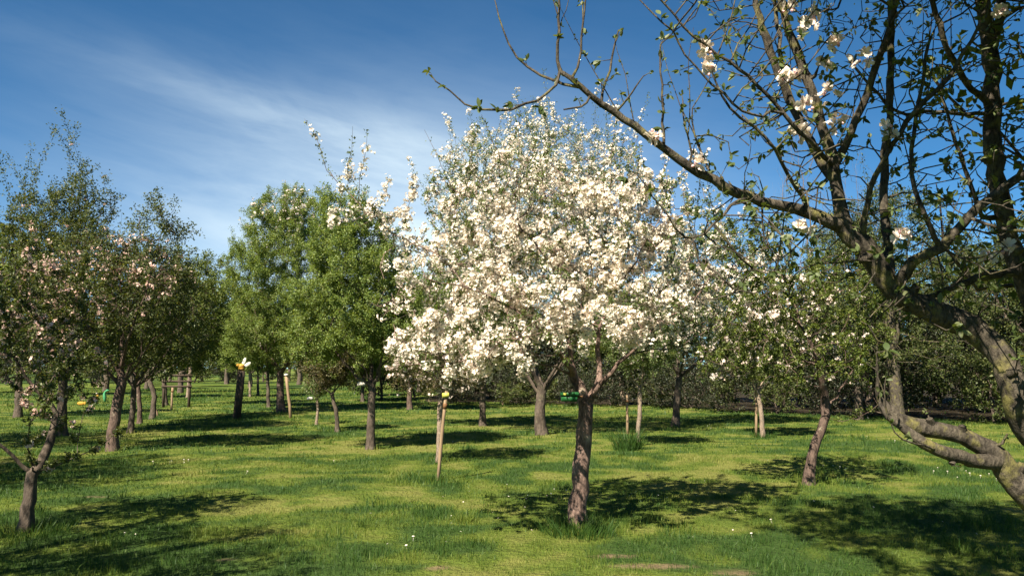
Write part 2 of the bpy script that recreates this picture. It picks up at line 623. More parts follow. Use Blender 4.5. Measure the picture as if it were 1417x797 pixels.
def grow_tree(spec):
    """spec: dictionary in picture units; returns the root empty of the finished tree"""
    g = spec.get
    base = ground(*spec['base'])
    d0 = base[1] + g('push', 0)
    k = d0 / F_PX                                            # metres per picture unit at the trunk
    seed = g('seed', int(spec['base'][0] * 7 + spec['base'][1]))
    T = Tree(seed)
    rng = T.rng
    W = lambda p: np.append(at(p[0], p[1], d0 + (p[2] if len(p) > 2 else 0)) - base, 0.0)
    r0 = g('width', 12) * k / 2 * 0.84
    trunk = [W(p) for p in spec['trunk']]
    trunk[0][2] = -0.12
    step = g('step', 0.16)
    for i, p in enumerate(trunk):
        p[3] = r0 * (1 - 0.18 * i / (len(trunk) - 1))
    T.limb(trunk, min(step, 0.12), 0.006)
    nt = len(T.pos) - 1
    blobs = []
    for b in spec['crown']:
        c = W((b[0], b[1], b[4] if len(b) > 4 else 0))[:3]
        blobs.append((c, np.array([b[2] * k, b[2] * k * g('deep', 0.95), b[3] * k])))
    for L in g('limbs', []):
        T.limb([W(p) for p in L], step, step * 0.08)
    nl = g('auto', 5)
    fork = trunk[-1][:3]
    if nl:
        c, R = blobs[0]
        az0 = rng.uniform(0, 6.28)
        for i in range(nl):
            az = az0 + i * 2 * pi / nl + rng.normal(0, 0.25)
            tip = c + R * np.array([cos(az) * rng.uniform(0.5, 0.75), sin(az) * rng.uniform(0.5, 0.75), rng.uniform(-0.25, 0.45)])
            m1 = fork + (tip - fork) * 0.4 + np.array([cos(az), sin(az), -0.3]) * 0.10 * np.linalg.norm(tip - fork)
            st = np.append(fork - np.array([0, 0, rng.uniform(0, 0.25) * 0.5]), 0)
            T.limb([st, np.append(m1, 0), np.append(tip, 0)], step, step * 0.10)
    A = in_blobs(blobs, g('attract', 700), rng, g('shell', 0.4))
    A = A[A[:, 2] > g('floor', 0.9)]
    T.colonize(A, step, step * 1.15, 60, (0, 0, g('trop', 0.12)), max(0, nt - 1))
    tip = g('tip', 0.0045)
    T.thicken(tip, r0, max(b[1][2] for b in blobs) * g('fade', 1.5))
    pos, par, r = T.arrays()
    thin = np.nonzero((r < tip * 3.0) & (np.arange(len(r)) > nt))[0]
    ends = np.nonzero((T.kids == 0))[0]
    LP, LA = [], []
    # long upright shoots out of the top, short spurs everywhere
    if g('shoot', 0):
        topz = np.quantile(pos[:, 2], g('shoot_from', 0.6))
        cand = ends[pos[ends, 2] > topz]
        cand = cand[rng.uniform(0, 1, len(cand)) < g('shoot_n', 0.22)]
        lp, la = T.shoots(cand, g('shoot') * 1.45, g('shoot_up', 1.3), 0.35, 7, tip * 0.9)
        LP.append(lp), LA.append(la)
    far_ = d0 >= 13
    ns = g('spurs', 1.0) * (2.2 if far_ else 1.0)
    pick = thin[rng.uniform(0, 1, len(thin)) < ns] if ns <= 1 else rng.choice(thin, int(len(thin) * ns))
    lp, la = T.shoots(pick, g('spur', 0.16) * (1.7 if far_ else 1.0), g('spur_up', 0.3), 1.0 if far_ else 0.7, 2, tip * 0.7)
    LP.append(lp), LA.append(la)
    LP, LA = np.concatenate(LP), np.concatenate(LA)
    root = empty('apple_tree' if g('kind') is None else spec['kind'], base, spec['label'], 'tree', g('group'))
    v_, f_ = T.wood(g('thr', 0.02), g('sides', 9), 3 if d0 > 12 else 4, g('flare', 1.4), g('lump', 0.08), g('gnarl', 1.0))
    link('trunk', build_mesh('trunk', v_, f_, BARK[g('bark', 'dark')]), root)
    # leaves in small rosettes
    nleaf = int(g('leaves', 8000) * g('lush', 5.0 if d0 < 13 else (2.5 if g('group') == ROW else (2.2 if g('group') == EDGE else 5.2))))
    if nleaf:
        per = g('per', 2 if far_ else 4)
        i = rng.integers(0, len(LP), nleaf // per)
        t = rng.uniform(0.2, 1, len(i))[:, None]
        p = LP[i, 0] * (1 - t) + LP[i, 1] * t
        dirs = spread_dirs(LA[i], per, rng, 0.5)
        p = np.repeat(p, per, 0) + rng.normal(0, g('leaf', 0.06) * (0.8 if far_ else 0.4), (len(i) * per, 3))
        link('crown', build_mesh('crown', *leaves(p, dirs, g('leaf', 0.06) * (0.80 if d0 < 13 else 0.92), g('leaf', 0.06) * (0.44 if d0 < 13 else 0.52), rng, up=0.9), LEAF[g('foliage', 'apple')]), root)
    nf = g('clusters', 0)
    if nf:
        wgt = np.ones(len(LP))
        if g('bloom'):                                       # where in the picture the tree blooms
            C = (LP[:, 1] + base)
            yy = np.maximum(C[:, 1], 0.5)
            px = CX + F_PX * C[:, 0] / yy
            py = HORIZON - F_PX * (C[:, 2] - EYE) / yy
            wgt = np.full(len(LP), g('bloom_rest', 0.05))
            for (bx, by, brx, bry) in spec['bloom']:
                wgt += np.exp(-((px - bx) / brx) ** 2 - ((py - by) / bry) ** 2)
        wgt = wgt * np.exp(g('clump', 2.2) * wob(LP[:, 1], g('clump_f', 4.5), 0.7))
        i = rng.choice(len(LP), nf, p=wgt / wgt.sum())
        ax = norm(LA[i] + np.array([0, 0, 0.4]))
        p = LP[i, 1] + rng.normal(0, 0.01, (nf, 3))
        link('blossom', build_mesh('blossom', *flowers(p, ax, g('fl', 5), g('petal', 0.024), rng, g('dome', 0.04)), PETAL[g('bloom_col', 'white')]), root)
    return root


# ------------------------------------------------------------------ ground
BARE = [(610, 786, 0.16, 0.12), (318, 777, 0.13, 0.08), (905, 785, 0.42, 0.16), (352, 657, 0.18, 0.12), (845, 768, 0.25, 0.12), (130, 690, 0.2, 0.15), (1010, 790, 0.25, 0.15)]
BARE = [(ground(a, b), rx, ry) for a, b, rx, ry in BARE]


def bare_at(x, y):
    s = np.zeros_like(x)
    for g_, rx, ry in BARE:
        q = ((x - g_[0]) / rx) ** 2 + ((y - g_[1]) / ry) ** 2
        s = np.maximum(s, np.exp(-q * (0.7 + 0.8 * vnoise(x * 5, y * 5, 3))))
    return s


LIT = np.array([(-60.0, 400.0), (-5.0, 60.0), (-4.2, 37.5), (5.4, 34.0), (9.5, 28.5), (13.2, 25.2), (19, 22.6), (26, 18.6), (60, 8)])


def litter_shade_at(x, y):
    """1 on the leaf litter and painted shade behind the hedge, 0 on the meadow"""
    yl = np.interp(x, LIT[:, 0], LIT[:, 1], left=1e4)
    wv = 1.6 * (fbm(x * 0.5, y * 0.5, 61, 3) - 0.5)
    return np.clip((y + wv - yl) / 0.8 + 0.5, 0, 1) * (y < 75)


def height(x, y):
    return 0.10 * (fbm(x * 0.22, y * 0.22, 5, 2) - 0.5) * np.clip((np.hypot(x, y) - 4) / 10, 0.2, 1) + 0.035 * (vnoise(x * 1.1, y * 1.1, 8) - 0.5)


def tone_at(x, y):
    """0 dry and yellow .. 1 lush and dark"""
    t = 0.45 * fbm(x * 0.45, y * 0.7, 21, 4) + 0.55 * fbm(x * 2.3, y * 2.6, 33, 3)
    t = (t - 0.5) * 3.6 + 0.48
    lush = np.clip(1.0 - (y - 3) / 12, 0, 1) * 0.10 + 0.16 * np.clip((np.abs(x - 0.5) - 2.0) / 3.0, 0, 1)
    mid = 0.16 * np.exp(-((x - 0.2) / 3.2) ** 2 - ((y - 11.5) / 4.5) ** 2) + 0.18 * np.exp(-((x - 0.9) / 1.3) ** 2 - ((y - 6.6) / 0.6) ** 2)
    return np.clip(t + lush - mid, 0, 1)


def grass_colors(t, tone, rnd):
    dry = t.mix(rnd, (0.150, 0.178, 0.034), (0.24, 0.240, 0.066))
    mid = t.mix(rnd, (0.090, 0.145, 0.018), (0.135, 0.180, 0.026))
    lush = t.mix(rnd, (0.028, 0.070, 0.014), (0.050, 0.105, 0.018))
    c = t.mix(t.ramp(tone, 0.05, 0.5), dry, mid)
    return t.mix(t.ramp(tone, 0.45, 0.95), c, lush)


m_ground, t = material('meadow_ground')
pos_ = t.n('ShaderNodeNewGeometry').outputs['Position']
tone = t.n('ShaderNodeAttribute', attribute_name='tone').outputs['Fac']
bare = t.n('ShaderNodeAttribute', attribute_name='bare').outputs['Fac']
fine = t.noise(pos_, 14.0, 6, 0.7)
big = t.noise(pos_, 0.9, 5, 0.6)
tn = t.math('ADD', tone, t.math('MULTIPLY', t.math('SUBTRACT', big, 0.5), 0.8), True)
gc = grass_colors(t, tn, fine)
gc = t.mix(0.25, gc, (0.05, 0.045, 0.02))
soil = t.mix(t.noise(pos_, 30, 5, 0.6), (0.12, 0.085, 0.05), (0.26, 0.19, 0.115))
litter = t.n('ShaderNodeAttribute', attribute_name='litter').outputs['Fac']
litter_shade_col = t.mix(t.noise(pos_, 9, 6, 0.7), (0.016, 0.014, 0.009), (0.045, 0.034, 0.020))  # brown leaf litter, its dark tone also paints the shade behind the hedge
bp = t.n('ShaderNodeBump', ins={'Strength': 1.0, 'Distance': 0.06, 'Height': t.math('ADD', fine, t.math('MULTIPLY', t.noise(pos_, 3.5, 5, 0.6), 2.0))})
p = t.n('ShaderNodeBsdfPrincipled', ins={'Base Color': t.mix(litter, t.mix(t.math('MULTIPLY', t.ramp(bare, 0.35, 0.8), 0.85), gc, soil), litter_shade_col), 'Roughness': 0.95, 'Specular IOR Level': 0.1, 'Normal': bp.outputs[0]})
finish(t, p.outputs[0])

m_grass, t = material('grass_blade')
tone = t.n('ShaderNodeAttribute', attribute_name='tone').outputs['Fac']
rnd = t.n('ShaderNodeNewGeometry').outputs['Random Per Island']
gc = grass_colors(t, tone, rnd)
p = t.n('ShaderNodeBsdfPrincipled', ins={'Base Color': gc, 'Roughness': 0.55, 'Specular IOR Level': 0.25})
tr = t.n('ShaderNodeBsdfTranslucent', ins={'Color': t.n('ShaderNodeMix', data_type='RGBA', blend_type='MULTIPLY', ins={0: 1.0, 6: gc, 7: (1.3, 1.3, 0.6, 1)}).outputs[2]})
finish(t, t.n('ShaderNodeMixShader', ins={0: 0.35, 1: p.outputs[0], 2: tr.outputs[0]}).outputs[0])


def axis(lo, hi, fine_lo, fine_hi, s):
    a = np.arange(fine_lo, fine_hi + s / 2, s)
    k = np.linspace(0, 1, 26)[1:]
    return np.concatenate([(fine_lo - (fine_lo - lo) * k ** 2.2)[::-1], a, fine_hi + (hi - fine_hi) * k ** 2.2])


gx, gy = axis(-600, 600, -16, 26, 0.2), axis(-60, 900, 2, 44, 0.2)
XX, YY = np.meshgrid(gx, gy)
zz = height(XX, YY)
nx_, ny_ = len(gx), len(gy)
V = np.stack([XX, YY, zz], -1).reshape(-1, 3)
ii, jj = np.meshgrid(np.arange(nx_ - 1), np.arange(ny_ - 1))
b0 = (jj * nx_ + ii).ravel()
Q = np.stack([b0, b0 + 1, b0 + nx_ + 1, b0 + nx_], 1)
go = link('ground', build_mesh('ground', V, [Q], m_ground, {'tone': tone_at(V[:, 0], V[:, 1]), 'bare': bare_at(V[:, 0], V[:, 1]), 'litter': litter_shade_at(V[:, 0], V[:, 1])}))
tag(go, 'mown meadow ground under the orchard', None, None, 'structure')


BASES = [ground(*q) for q in ((798, 729), (1118, 670), (35, 736), (156, 623), (513, 621), (608, 640), (605, 664), (881, 617), (1056, 603), (750, 603), (467, 596), (86, 603), (181, 599), (934, 588))]


def blades(y0, y1, dens, h, wd, seed, half=0.74, lean=0.55):
    rng = np.random.default_rng(seed)
    area = half * (y1 ** 2 - y0 ** 2) + 2 * (y1 - y0)
    n = int(area * dens)
    y = np.sqrt(rng.uniform(y0 ** 2, y1 ** 2, n))
    x = rng.uniform(-1, 1, n) * (half * y + 1)
    # gather into tufts
    cl_ = 0.5 * vnoise(x * 7, y * 7, 51) + 0.5 * vnoise(x * 19, y * 19, 77)
    keep = (rng.uniform(0, 1, n) < np.clip(cl_ * 1.9 - 0.25, 0.12, 1)) & (rng.uniform(0, 1, n) > bare_at(x, y) * 0.85) & (rng.uniform(0, 1, n) > litter_shade_at(x, y) * 0.97)
    x, y = x[keep], y[keep]
    n = len(x)
    tn_ = np.clip(tone_at(x, y) + rng.normal(0, 0.16, n), 0, 1)
    hh = h * 0.66 * (0.55 + 0.7 * tn_) * rng.uniform(0.5, 1.35, n) * (0.7 + 0.7 * vnoise(x * 4, y * 4, 91))
    hh *= 1 + 0.9 * np.clip((vnoise(x * 1.9, y * 1.9, 131) - 0.62) * 5, 0, 1) * (vnoise(x * 9, y * 9, 15) > 0.4)
    for b_ in BASES:
        hh *= 1 + 1.3 * np.exp(-((x - b_[0]) ** 2 + (y - b_[1]) ** 2) / 0.10)
    az = rng.uniform(0, 6.28, n)
    ln = np.abs(rng.normal(0, lean, n)) * hh
    bx, by = np.cos(az), np.sin(az)
    fa = rng.uniform(0, 6.28, n)
    z = height(x, y) - 0.01
    wx, wy = np.cos(fa) * wd * 0.5, np.sin(fa) * wd * 0.5
    P0 = np.stack([x - wx, y - wy, z], 1)
    P1 = np.stack([x + wx, y + wy, z], 1)
    mx, my, mz = x + bx * ln * 0.35, y + by * ln * 0.35, z + hh * 0.6
    P2 = np.stack([mx + wx * 0.7, my + wy * 0.7, mz], 1)
    P3 = np.stack([mx - wx * 0.7, my - wy * 0.7, mz], 1)
    P4 = np.stack([x + bx * ln, y + by * ln, z + hh], 1)
    V = np.stack([P0, P1, P2, P3, P4], 1).reshape(-1, 3)
    b = np.arange(n)[:, None] * 5
    return V, [b + [0, 1, 2, 3], b + [3, 2, 4]], np.repeat(tn_, 5)


parts = [blades(4.5, 9, 2600, 0.060, 0.0055, 1), blades(9, 15, 1250, 0.062, 0.0085, 2), blades(15, 28, 330, 0.07, 0.016, 3), blades(28, 60, 55, 0.09, 0.04, 4)]
gv, gf = join([(a, b) for a, b, c in parts])
gr = link('grass', build_mesh('grass', gv, gf, m_grass, {'tone': np.concatenate([c for a, b, c in parts])}, smooth=False))
tag(gr, 'short green and yellowish grass of the orchard meadow', None, None, 'stuff')


def tuft(name, px, py, n, h, wd, rad, label, seed, tone_=0.9):
    rng = np.random.default_rng(seed)
    c = ground(px, py)
    r = rad * np.sqrt(rng.uniform(0, 1, n))
    a = rng.uniform(0, 6.28, n)
    x, y = r * np.cos(a), r * np.sin(a)
    hh = h * rng.uniform(0.4, 1.1, n)
    a2 = a + rng.normal(0, 0.6, n)
    ln = hh * rng.uniform(0.1, 0.8, n)
    fa = rng.uniform(0, 6.28, n)
    wx, wy = np.cos(fa) * wd / 2, np.sin(fa) * wd / 2
    rows = []
    for s, w_ in ((0, 1), (0.4, 0.9), (0.75, 0.6)):
        q = ln * s ** 1.8
        for sg in (-1, 1):
            rows.append(np.stack([x + np.cos(a2) * q + sg * wx * w_, y + np.sin(a2) * q + sg * wy * w_, hh * s * (1 - 0.15 * s) - 0.02], 1))
    rows.append(np.stack([x + np.cos(a2) * ln, y + np.sin(a2) * ln, hh * 0.85], 1))
    V = np.stack(rows, 1).reshape(-1, 3)
    b = np.arange(n)[:, None] * 7
    me = build_mesh(name, V, [np.vstack([b + [0, 1, 3, 2], b + [2, 3, 5, 4]]), b + [4, 5, 6]], m_grass, {'tone': np.full(n * 7, tone_)}, smooth=False)
    o = link(name, me, None, (c[0], c[1], float(height(np.array([c[0]]), np.array([c[1]]))[0])))
    return tag(o, label, 'grass tuft', 'taller tufts of grass')


tuft('grass_tuft', 800, 737, 700, 0.17, 0.007, 0.36, 'rank dark grass around the foot of the large white-blossomed tree', 11)
tuft('grass_tuft', 868, 622, 320, 0.50, 0.012, 0.26, 'tall blue-green grass clump in front of the short stake behind the big tree', 12)
tuft('grass_tuft', 640, 722, 110, 0.16, 0.006, 0.10, 'small pale grass tuft in the shade left of the large trunk', 13, 0.4)
tuft('grass_tuft', 42, 738, 420, 0.14, 0.007, 0.40, 'dark grass around the foot of the low forked tree at the left edge', 14)
tuft('grass_tuft', 1056, 603, 160, 0.20, 0.012, 0.30, 'grass at the foot of the staked thin tree near the dark hedge', 15)
tuft('grass_tuft', 604, 664, 120, 0.13, 0.007, 0.16, 'grass at the foot of the leaning stake with the yellow tag', 16, 0.7)

# ------------------------------------------------------------------ the trees of the orchard
MAIN = dict(
    base=(798, 729), width=29, bark='trunk', seed=3, sides=14, thr=0.016, flare=1.35, lump=0.12,
    label='large apple tree covered in white blossom on a short thick trunk, centre of the meadow',
    trunk=[(798, 729), (803, 660), (808, 600), (811, 562)],
    limbs=[[(811, 562), (797, 520, 0.1), (787, 470, 0.15), (784, 430, 0.1), (770, 380, 0.0), (735, 330, -0.2), (690, 290, -0.4), (625, 262, -0.5)],
           [(811, 562), (830, 522, 0.1), (826, 468, 0.2), (843, 417, 0.2), (855, 390, 0.2), (852, 340, 0.3), (858, 270, 0.4), (850, 215, 0.3)],
           [(811, 562), (833, 530, -0.1), (857, 503, -0.2), (888, 472, -0.3), (919, 440, -0.3), (955, 425, -0.3), (985, 380, -0.2)],
           [(833, 530, -0.1), (868, 491, 0.3), (930, 482, 0.6), (980, 470, 0.8)],
           [(797, 520, 0.1), (760, 470, -0.5), (712, 430, -0.9), (650, 400, -1.2), (590, 385, -1.2)],
           [(787, 470, 0.15), (755, 425, 0.6), (712, 370, 0.9), (668, 320, 1.0)],
           [(760, 470, -0.5), (700, 470, -1.1), (640, 470, -1.4), (590, 490, -1.3)],
           [(797, 520, 0.1), (755, 505, -0.3), (700, 495, -0.7), (640, 500, -1.0), (590, 515, -1.1)],
           
           [(650, 400, -1.2), (600, 350, -0.9), (545, 322, -0.7), (500, 285, -0.6), (470, 255, -0.5), (452, 236, -0.5)],
           [(843, 417, 0.2), (880, 360, -0.4), (915, 300, -0.6)],
           [(826, 468, 0.2), (800, 400, 0.9), (760, 330, 1.3)]],
    auto=0, crown=[(735, 350, 155, 115), (640, 410, 110, 105, -0.5), (860, 340, 130, 125), (960, 400, 65, 85, 0.3), (740, 440, 110, 65, -0.9), (620, 485, 80, 42, -1.1), 
                   (515, 305, 55, 32, -0.6), (475, 258, 26, 24, -0.5), (458, 242, 14, 14, -0.5), (560, 360, 45, 50, -0.6), (560, 440, 40, 60, -0.6), (960, 330, 50, 60), (940, 400, 70, 85), (700, 270, 120, 60), (900, 430, 70, 50, -0.7)],
    attract=3400, step=0.125, shell=0.5, floor=1.35, tip=0.004, spurs=1.2, spur=0.10, spur_up=0.4, shoot=0.42, shoot_n=0.5, shoot_from=0.66,
    leaves=8000, leaf=0.038, per=5, foliage='young', clusters=5800, fl=6, petal=0.0185, dome=0.050, clump=2.6, twigs=1, fade=1.1, bloom_col='white', trop=0.03,
    bloom=[(630, 440, 100, 100), (620, 490, 70, 40), (940, 390, 60, 80), (740, 330, 150, 110), (760, 450, 110, 60), (870, 320, 90, 110), (515, 300, 60, 50), (480, 260, 45, 40), (470, 255, 35, 35), (460, 245, 30, 30), (510, 295, 40, 35), (545, 330, 45, 40), (800, 420, 150, 90)], bloom_rest=0.15)

ROW = 'old fruit trees in the left row'
MID = 'fruit trees standing in the middle of the orchard'
EDGE = 'tall trees along the dark right edge'
FAR = 'far fruit trees at the end of the orchard'
TREES = [MAIN,
    dict(base=(750, 603), width=19, bark='dark', label='taller hazy apple tree with thin pale blossom behind the large white one', group=MID, trunk=[(750, 603), (747, 570), (750, 540)],
         crown=[(745, 290, 160, 120), (700, 380, 110, 90), (800, 390, 110, 90)], attract=1500, step=0.24, auto=6, tip=0.006, shoot=0.85, shoot_n=0.8, shoot_from=0.4, spur=0.22,
         leaves=12000, leaf=0.050, foliage='young', clusters=7000, fl=4, petal=0.024, dome=0.055, clump=1.4, bloom_col='white'),
    dict(base=(934, 588), width=12, label='dark-trunked tree full of dull cream blossom right of the large white tree', group=MID, trunk=[(934, 588), (937, 555), (940, 520)],
         crown=[(985, 410, 95, 105), (930, 440, 70, 70), (1050, 430, 60, 80)], attract=1100, step=0.22, tip=0.006, shoot=0.45, leaves=10000, lush=4.5, leaf=0.06, foliage='young',
         clusters=2800, fl=4, petal=0.027, dome=0.06, clump=1.5, bloom_col='white', bloom=[(975, 330, 60, 90), (990, 420, 70, 60), (1040, 400, 60, 60)], bloom_rest=0.1),
    dict(base=(881, 617), width=8, bark='pale', label='slim pale-barked young tree tied beside the short stake and grass clump', group=MID, trunk=[(881, 617), (885, 570), (886, 536)],
         limbs=[[(886, 536), (872, 515), (858, 492)], [(886, 536), (893, 512), (905, 485)]],
         crown=[(880, 470, 60, 50)], attract=300, step=0.15, auto=3, tip=0.0045, leaves=3800, leaf=0.05, foliage='young', clusters=120, petal=0.024, bloom_col='blush'),
    dict(base=(1118, 670), width=17, bark='main', label='leaning smooth-barked apple tree forking low, with green leaves and few flowers, on the right', trunk=[(1118, 670), (1123, 632), (1136, 596), (1143, 575)], group=MID,
         limbs=[[(1143, 575), (1140, 545), (1132, 510, -0.2), (1112, 455, -0.3), (1085, 390, -0.2), (1060, 330, -0.2)], [(1143, 575), (1158, 548, 0.2), (1175, 520, 0.3), (1200, 470, 0.4), (1210, 410, 0.4)],
                [(1143, 580), (1165, 582, -0.2), (1190, 576, -0.3), (1215, 560, -0.4)], [(1132, 510, -0.2), (1090, 480, -0.8), (1040, 455, -1.0), (985, 440, -1.2)], [(1140, 545), (1128, 480, 0.6), (1135, 420, 0.8), (1140, 350, 0.9)],
                [(1112, 455, -0.3), (1050, 400, -0.6), (1010, 350, -0.6), (985, 310, -0.6)]],
         auto=0, crown=[(1110, 430, 105, 95), (1030, 430, 70, 70, -0.5), (1180, 440, 60, 90), (1080, 500, 120, 40, -0.2), (1040, 340, 60, 50)], attract=1500, step=0.15, shell=0.6, floor=1.15, tip=0.0042, shoot=0.45,
         shoot_from=0.6, spurs=1.0, spur=0.12, leaves=13000, leaf=0.050, foliage='apple', clusters=420, fl=5, petal=0.024, bloom_col='blush', bloom=[(990, 420, 50, 90), (1060, 430, 90, 80)], bloom_rest=0.06, lush=2.4),
    dict(base=(1056, 603), width=8, bark='pale', label='slim young tree leaning on a thin stake in front of the dark hedge', group=MID, trunk=[(1056, 603), (1053, 570), (1049, 540)],
         crown=[(1055, 480, 65, 50)], attract=300, step=0.2, auto=4, leaves=4500, leaf=0.06, foliage='dusk', clusters=60, petal=0.028, bloom_col='blush'),
    dict(base=(608, 640), width=10, bark='pale', label='small young tree with pinkish stem and cream flowers behind the leaning stake', group=MID, trunk=[(608, 640), (608, 600), (609, 560), (614, 540)],
         limbs=[[(614, 540), (600, 520), (575, 505), (553, 500)], [(614, 540), (640, 527), (665, 515), (688, 500)], [(614, 540), (612, 515), (606, 485)]],
         crown=[(620, 500, 70, 45), (570, 510, 35, 35)], attract=420, step=0.13, auto=2, tip=0.004, floor=1.1, leaves=2600, leaf=0.045, foliage='bronze', clusters=420, fl=4, petal=0.022, dome=0.035, bloom_col='blush'),
    dict(base=(513, 621), width=14, label='dark vase-shaped tree with dense green leaves between white tree and pale green tree', group=MID, trunk=[(512, 621), (514, 575), (515, 535)],
         limbs=[[(515, 535), (500, 505, -0.2), (470, 480, -0.3), (440, 450, -0.3)], [(515, 535), (525, 510, 0.1), (545, 490, 0.2), (570, 450, 0.3)], [(515, 535), (513, 490, 0.4), (505, 430, 0.5), (495, 350, 0.5)]],
         crown=[(490, 410, 88, 98), (550, 440, 58, 70), (480, 320, 45, 60), (480, 475, 75, 35)], attract=1300, step=0.2, auto=3, tip=0.005, shoot=0.4, shoot_from=0.6, spur=0.24, spurs=1.3, leaves=26000, leaf=0.046, foliage='pear'),
    dict(base=(467, 596), width=7, label='thin dark tree with a crooked stem bending left into a small brownish crown', group=MID, trunk=[(468, 596), (464, 565), (459, 545)],
         limbs=[[(459, 545), (440, 530), (428, 512)], [(459, 545), (472, 530), (485, 510)]], crown=[(458, 508, 36, 32)], attract=300, step=0.2, auto=2, leaves=2200, leaf=0.06, foliage='bronze', tip=0.006),
    dict(base=(437, 588), width=5, bark='pale', label='smallest spindly young tree with few leaves beside the crooked dark stem', group=MID, trunk=[(437, 588), (440, 565), (439, 552)],
         limbs=[[(439, 552), (430, 540), (425, 528)], [(439, 552), (450, 540), (456, 528)]], crown=[(438, 535, 17, 22)], attract=120, step=0.18, auto=1, leaves=500, leaf=0.06, foliage='young', floor=0.5, tip=0.007),
    dict(base=(389, 569), width=13, bark='main', kind='pear_tree', label='tall rounded pale green tree with brownish flowers at its very top', group=MID, trunk=[(389, 569), (388, 540), (388, 515)],
         crown=[(390, 400, 82, 108), (348, 450, 48, 62), (435, 450, 58, 65), (405, 310, 62, 45), (390, 470, 80, 42)], attract=2000, step=0.28, auto=6, tip=0.007, shoot=0.35, shoot_n=0.35, shoot_from=0.5, spur=0.30, spurs=1.3,
         leaves=38000, leaf=0.062, foliage='pear', clusters=520, fl=3, petal=0.035, dome=0.07, bloom_col='blush', bloom=[(400, 285, 60, 28)], bloom_rest=0.002),
    dict(base=(372, 563), width=6, label='narrow dark-stemmed tree close behind the pale green tree on its left', group=MID, trunk=[(372, 563), (371, 540), (370, 515)], crown=[(352, 455, 45, 60)], attract=600, step=0.3, leaves=8000, leaf=0.09, foliage='pear', tip=0.008),
    dict(base=(156, 623), width=18, bark='main', label='multi-limbed tree with a lit leaning trunk and pink flowers heading the left row', group=ROW, trunk=[(155, 623), (159, 580), (166, 545), (169, 530)],
         limbs=[[(169, 530), (160, 505), (130, 465, -0.3), (95, 425, -0.4), (60, 390, -0.4)], [(169, 530), (182, 505, -0.1), (215, 470, -0.3), (262, 440, -0.3)], [(169, 530), (168, 470, 0.2), (165, 420, 0.3), (170, 340, 0.3)],
                [(168, 505), (185, 450, -0.5), (205, 390, -0.5), (225, 320, -0.4)]],
         crown=[(165, 410, 105, 90), (220, 340, 48, 75), (110, 400, 70, 80), (245, 430, 50, 50), (130, 490, 90, 35)], attract=1500, step=0.2, auto=2, tip=0.005, shoot=0.8, shoot_from=0.55, leaves=15000, leaf=0.058, foliage='dusk',
         clusters=560, fl=4, petal=0.027, dome=0.05, bloom_col='pink', bloom=[(165, 370, 60, 45), (60, 400, 60, 70), (200, 380, 50, 40)], bloom_rest=0.03),
    dict(base=(86, 603), width=16, label='tallest dark tree of the left row with long upright shoots above the others', group=ROW, trunk=[(86, 603), (86, 560), (88, 520)], crown=[(85, 380, 82, 110), (110, 300, 50, 70), (50, 320, 50, 60)],
         attract=1300, step=0.24, auto=6, tip=0.0055, shoot=1.15, shoot_from=0.6, leaves=16000, leaf=0.065, foliage='dusk', clusters=220, fl=4, petal=0.03, bloom_col='pink', bloom=[(60, 420, 70, 90)], bloom_rest=0.05),
    dict(base=(25, 577), width=12, label='dark tree at the far left standing behind the low forked tree', group=ROW, trunk=[(25, 577), (26, 545), (27, 515)], crown=[(15, 420, 75, 95)], attract=900, step=0.3, tip=0.007, shoot=0.8, leaves=12000, leaf=0.085, foliage='dusk', clusters=120, petal=0.035, bloom_col='pink', fl=3, bloom=[(20, 420, 40, 60)]),
    dict(base=(181, 599), width=10, label='straight grey-stemmed tree second behind the lit leaning trunk in the left row', group=ROW, trunk=[(180, 599), (184, 565), (186, 530)], crown=[(200, 430, 70, 90), (210, 480, 70, 40)], attract=900, step=0.25, tip=0.006, shoot=0.7, leaves=10000, leaf=0.07, foliage='dusk'),
    dict(base=(194, 586), width=8, bark='main', label='speckled thin-stemmed tree third in the left row', group=ROW, trunk=[(194, 586), (193, 560), (190, 528)], crown=[(215, 450, 65, 75)], attract=700, step=0.28, tip=0.006, shoot=0.6, leaves=9000, leaf=0.075, foliage='dusk'),
    dict(base=(210, 579), width=9, label='tree with a bent pale-topped stem before the slatted wooden frame', group=ROW, trunk=[(211, 579), (213, 550), (206, 522)], crown=[(255, 440, 60, 80)], attract=800, step=0.28, tip=0.007, shoot=0.7, leaves=10000, leaf=0.08, foliage='apple'),
    dict(base=(229, 560), width=8, label='dark forked tree just left of the slatted wooden frame', group=ROW, trunk=[(229, 560), (228, 540), (226, 515)], crown=[(285, 425, 48, 75)], attract=800, step=0.32, tip=0.008, shoot=0.8, leaves=9000, leaf=0.095, foliage='apple'),
    dict(base=(261, 550), width=7, bark='pale', label='sunlit mottled stem at the right end of the slatted wooden frame', group=ROW, trunk=[(261, 550), (262, 530), (265, 500)], crown=[(275, 450, 45, 50)], attract=500, step=0.4, tip=0.01, leaves=6000, leaf=0.11, foliage='bronze'),
    dict(base=(35, 736), width=22, bark='dark', sides=12, thr=0.014, label='low dark apple tree forking close to the ground at the left edge, with pink blossom', trunk=[(34, 736), (40, 690), (45, 655)], seed=5,
         limbs=[[(45, 655), (20, 630, -0.1), (-5, 610, -0.2), (-30, 570, -0.2), (-40, 500)], [(45, 655), (62, 630, 0.1), (76, 590, 0.2), (70, 560, 0.2), (45, 535, 0.1), (20, 490, 0.1), (5, 440)],
                [(76, 590, 0.2), (92, 555, 0.3), (96, 510, 0.4), (110, 450, 0.4), (120, 400, 0.4)], [(50, 652), (75, 645, -0.3), (105, 632, -0.4), (140, 615, -0.5), (160, 600, -0.5)], [(45, 655), (40, 600, -0.6), (60, 530, -0.9), (50, 460, -0.9)]],
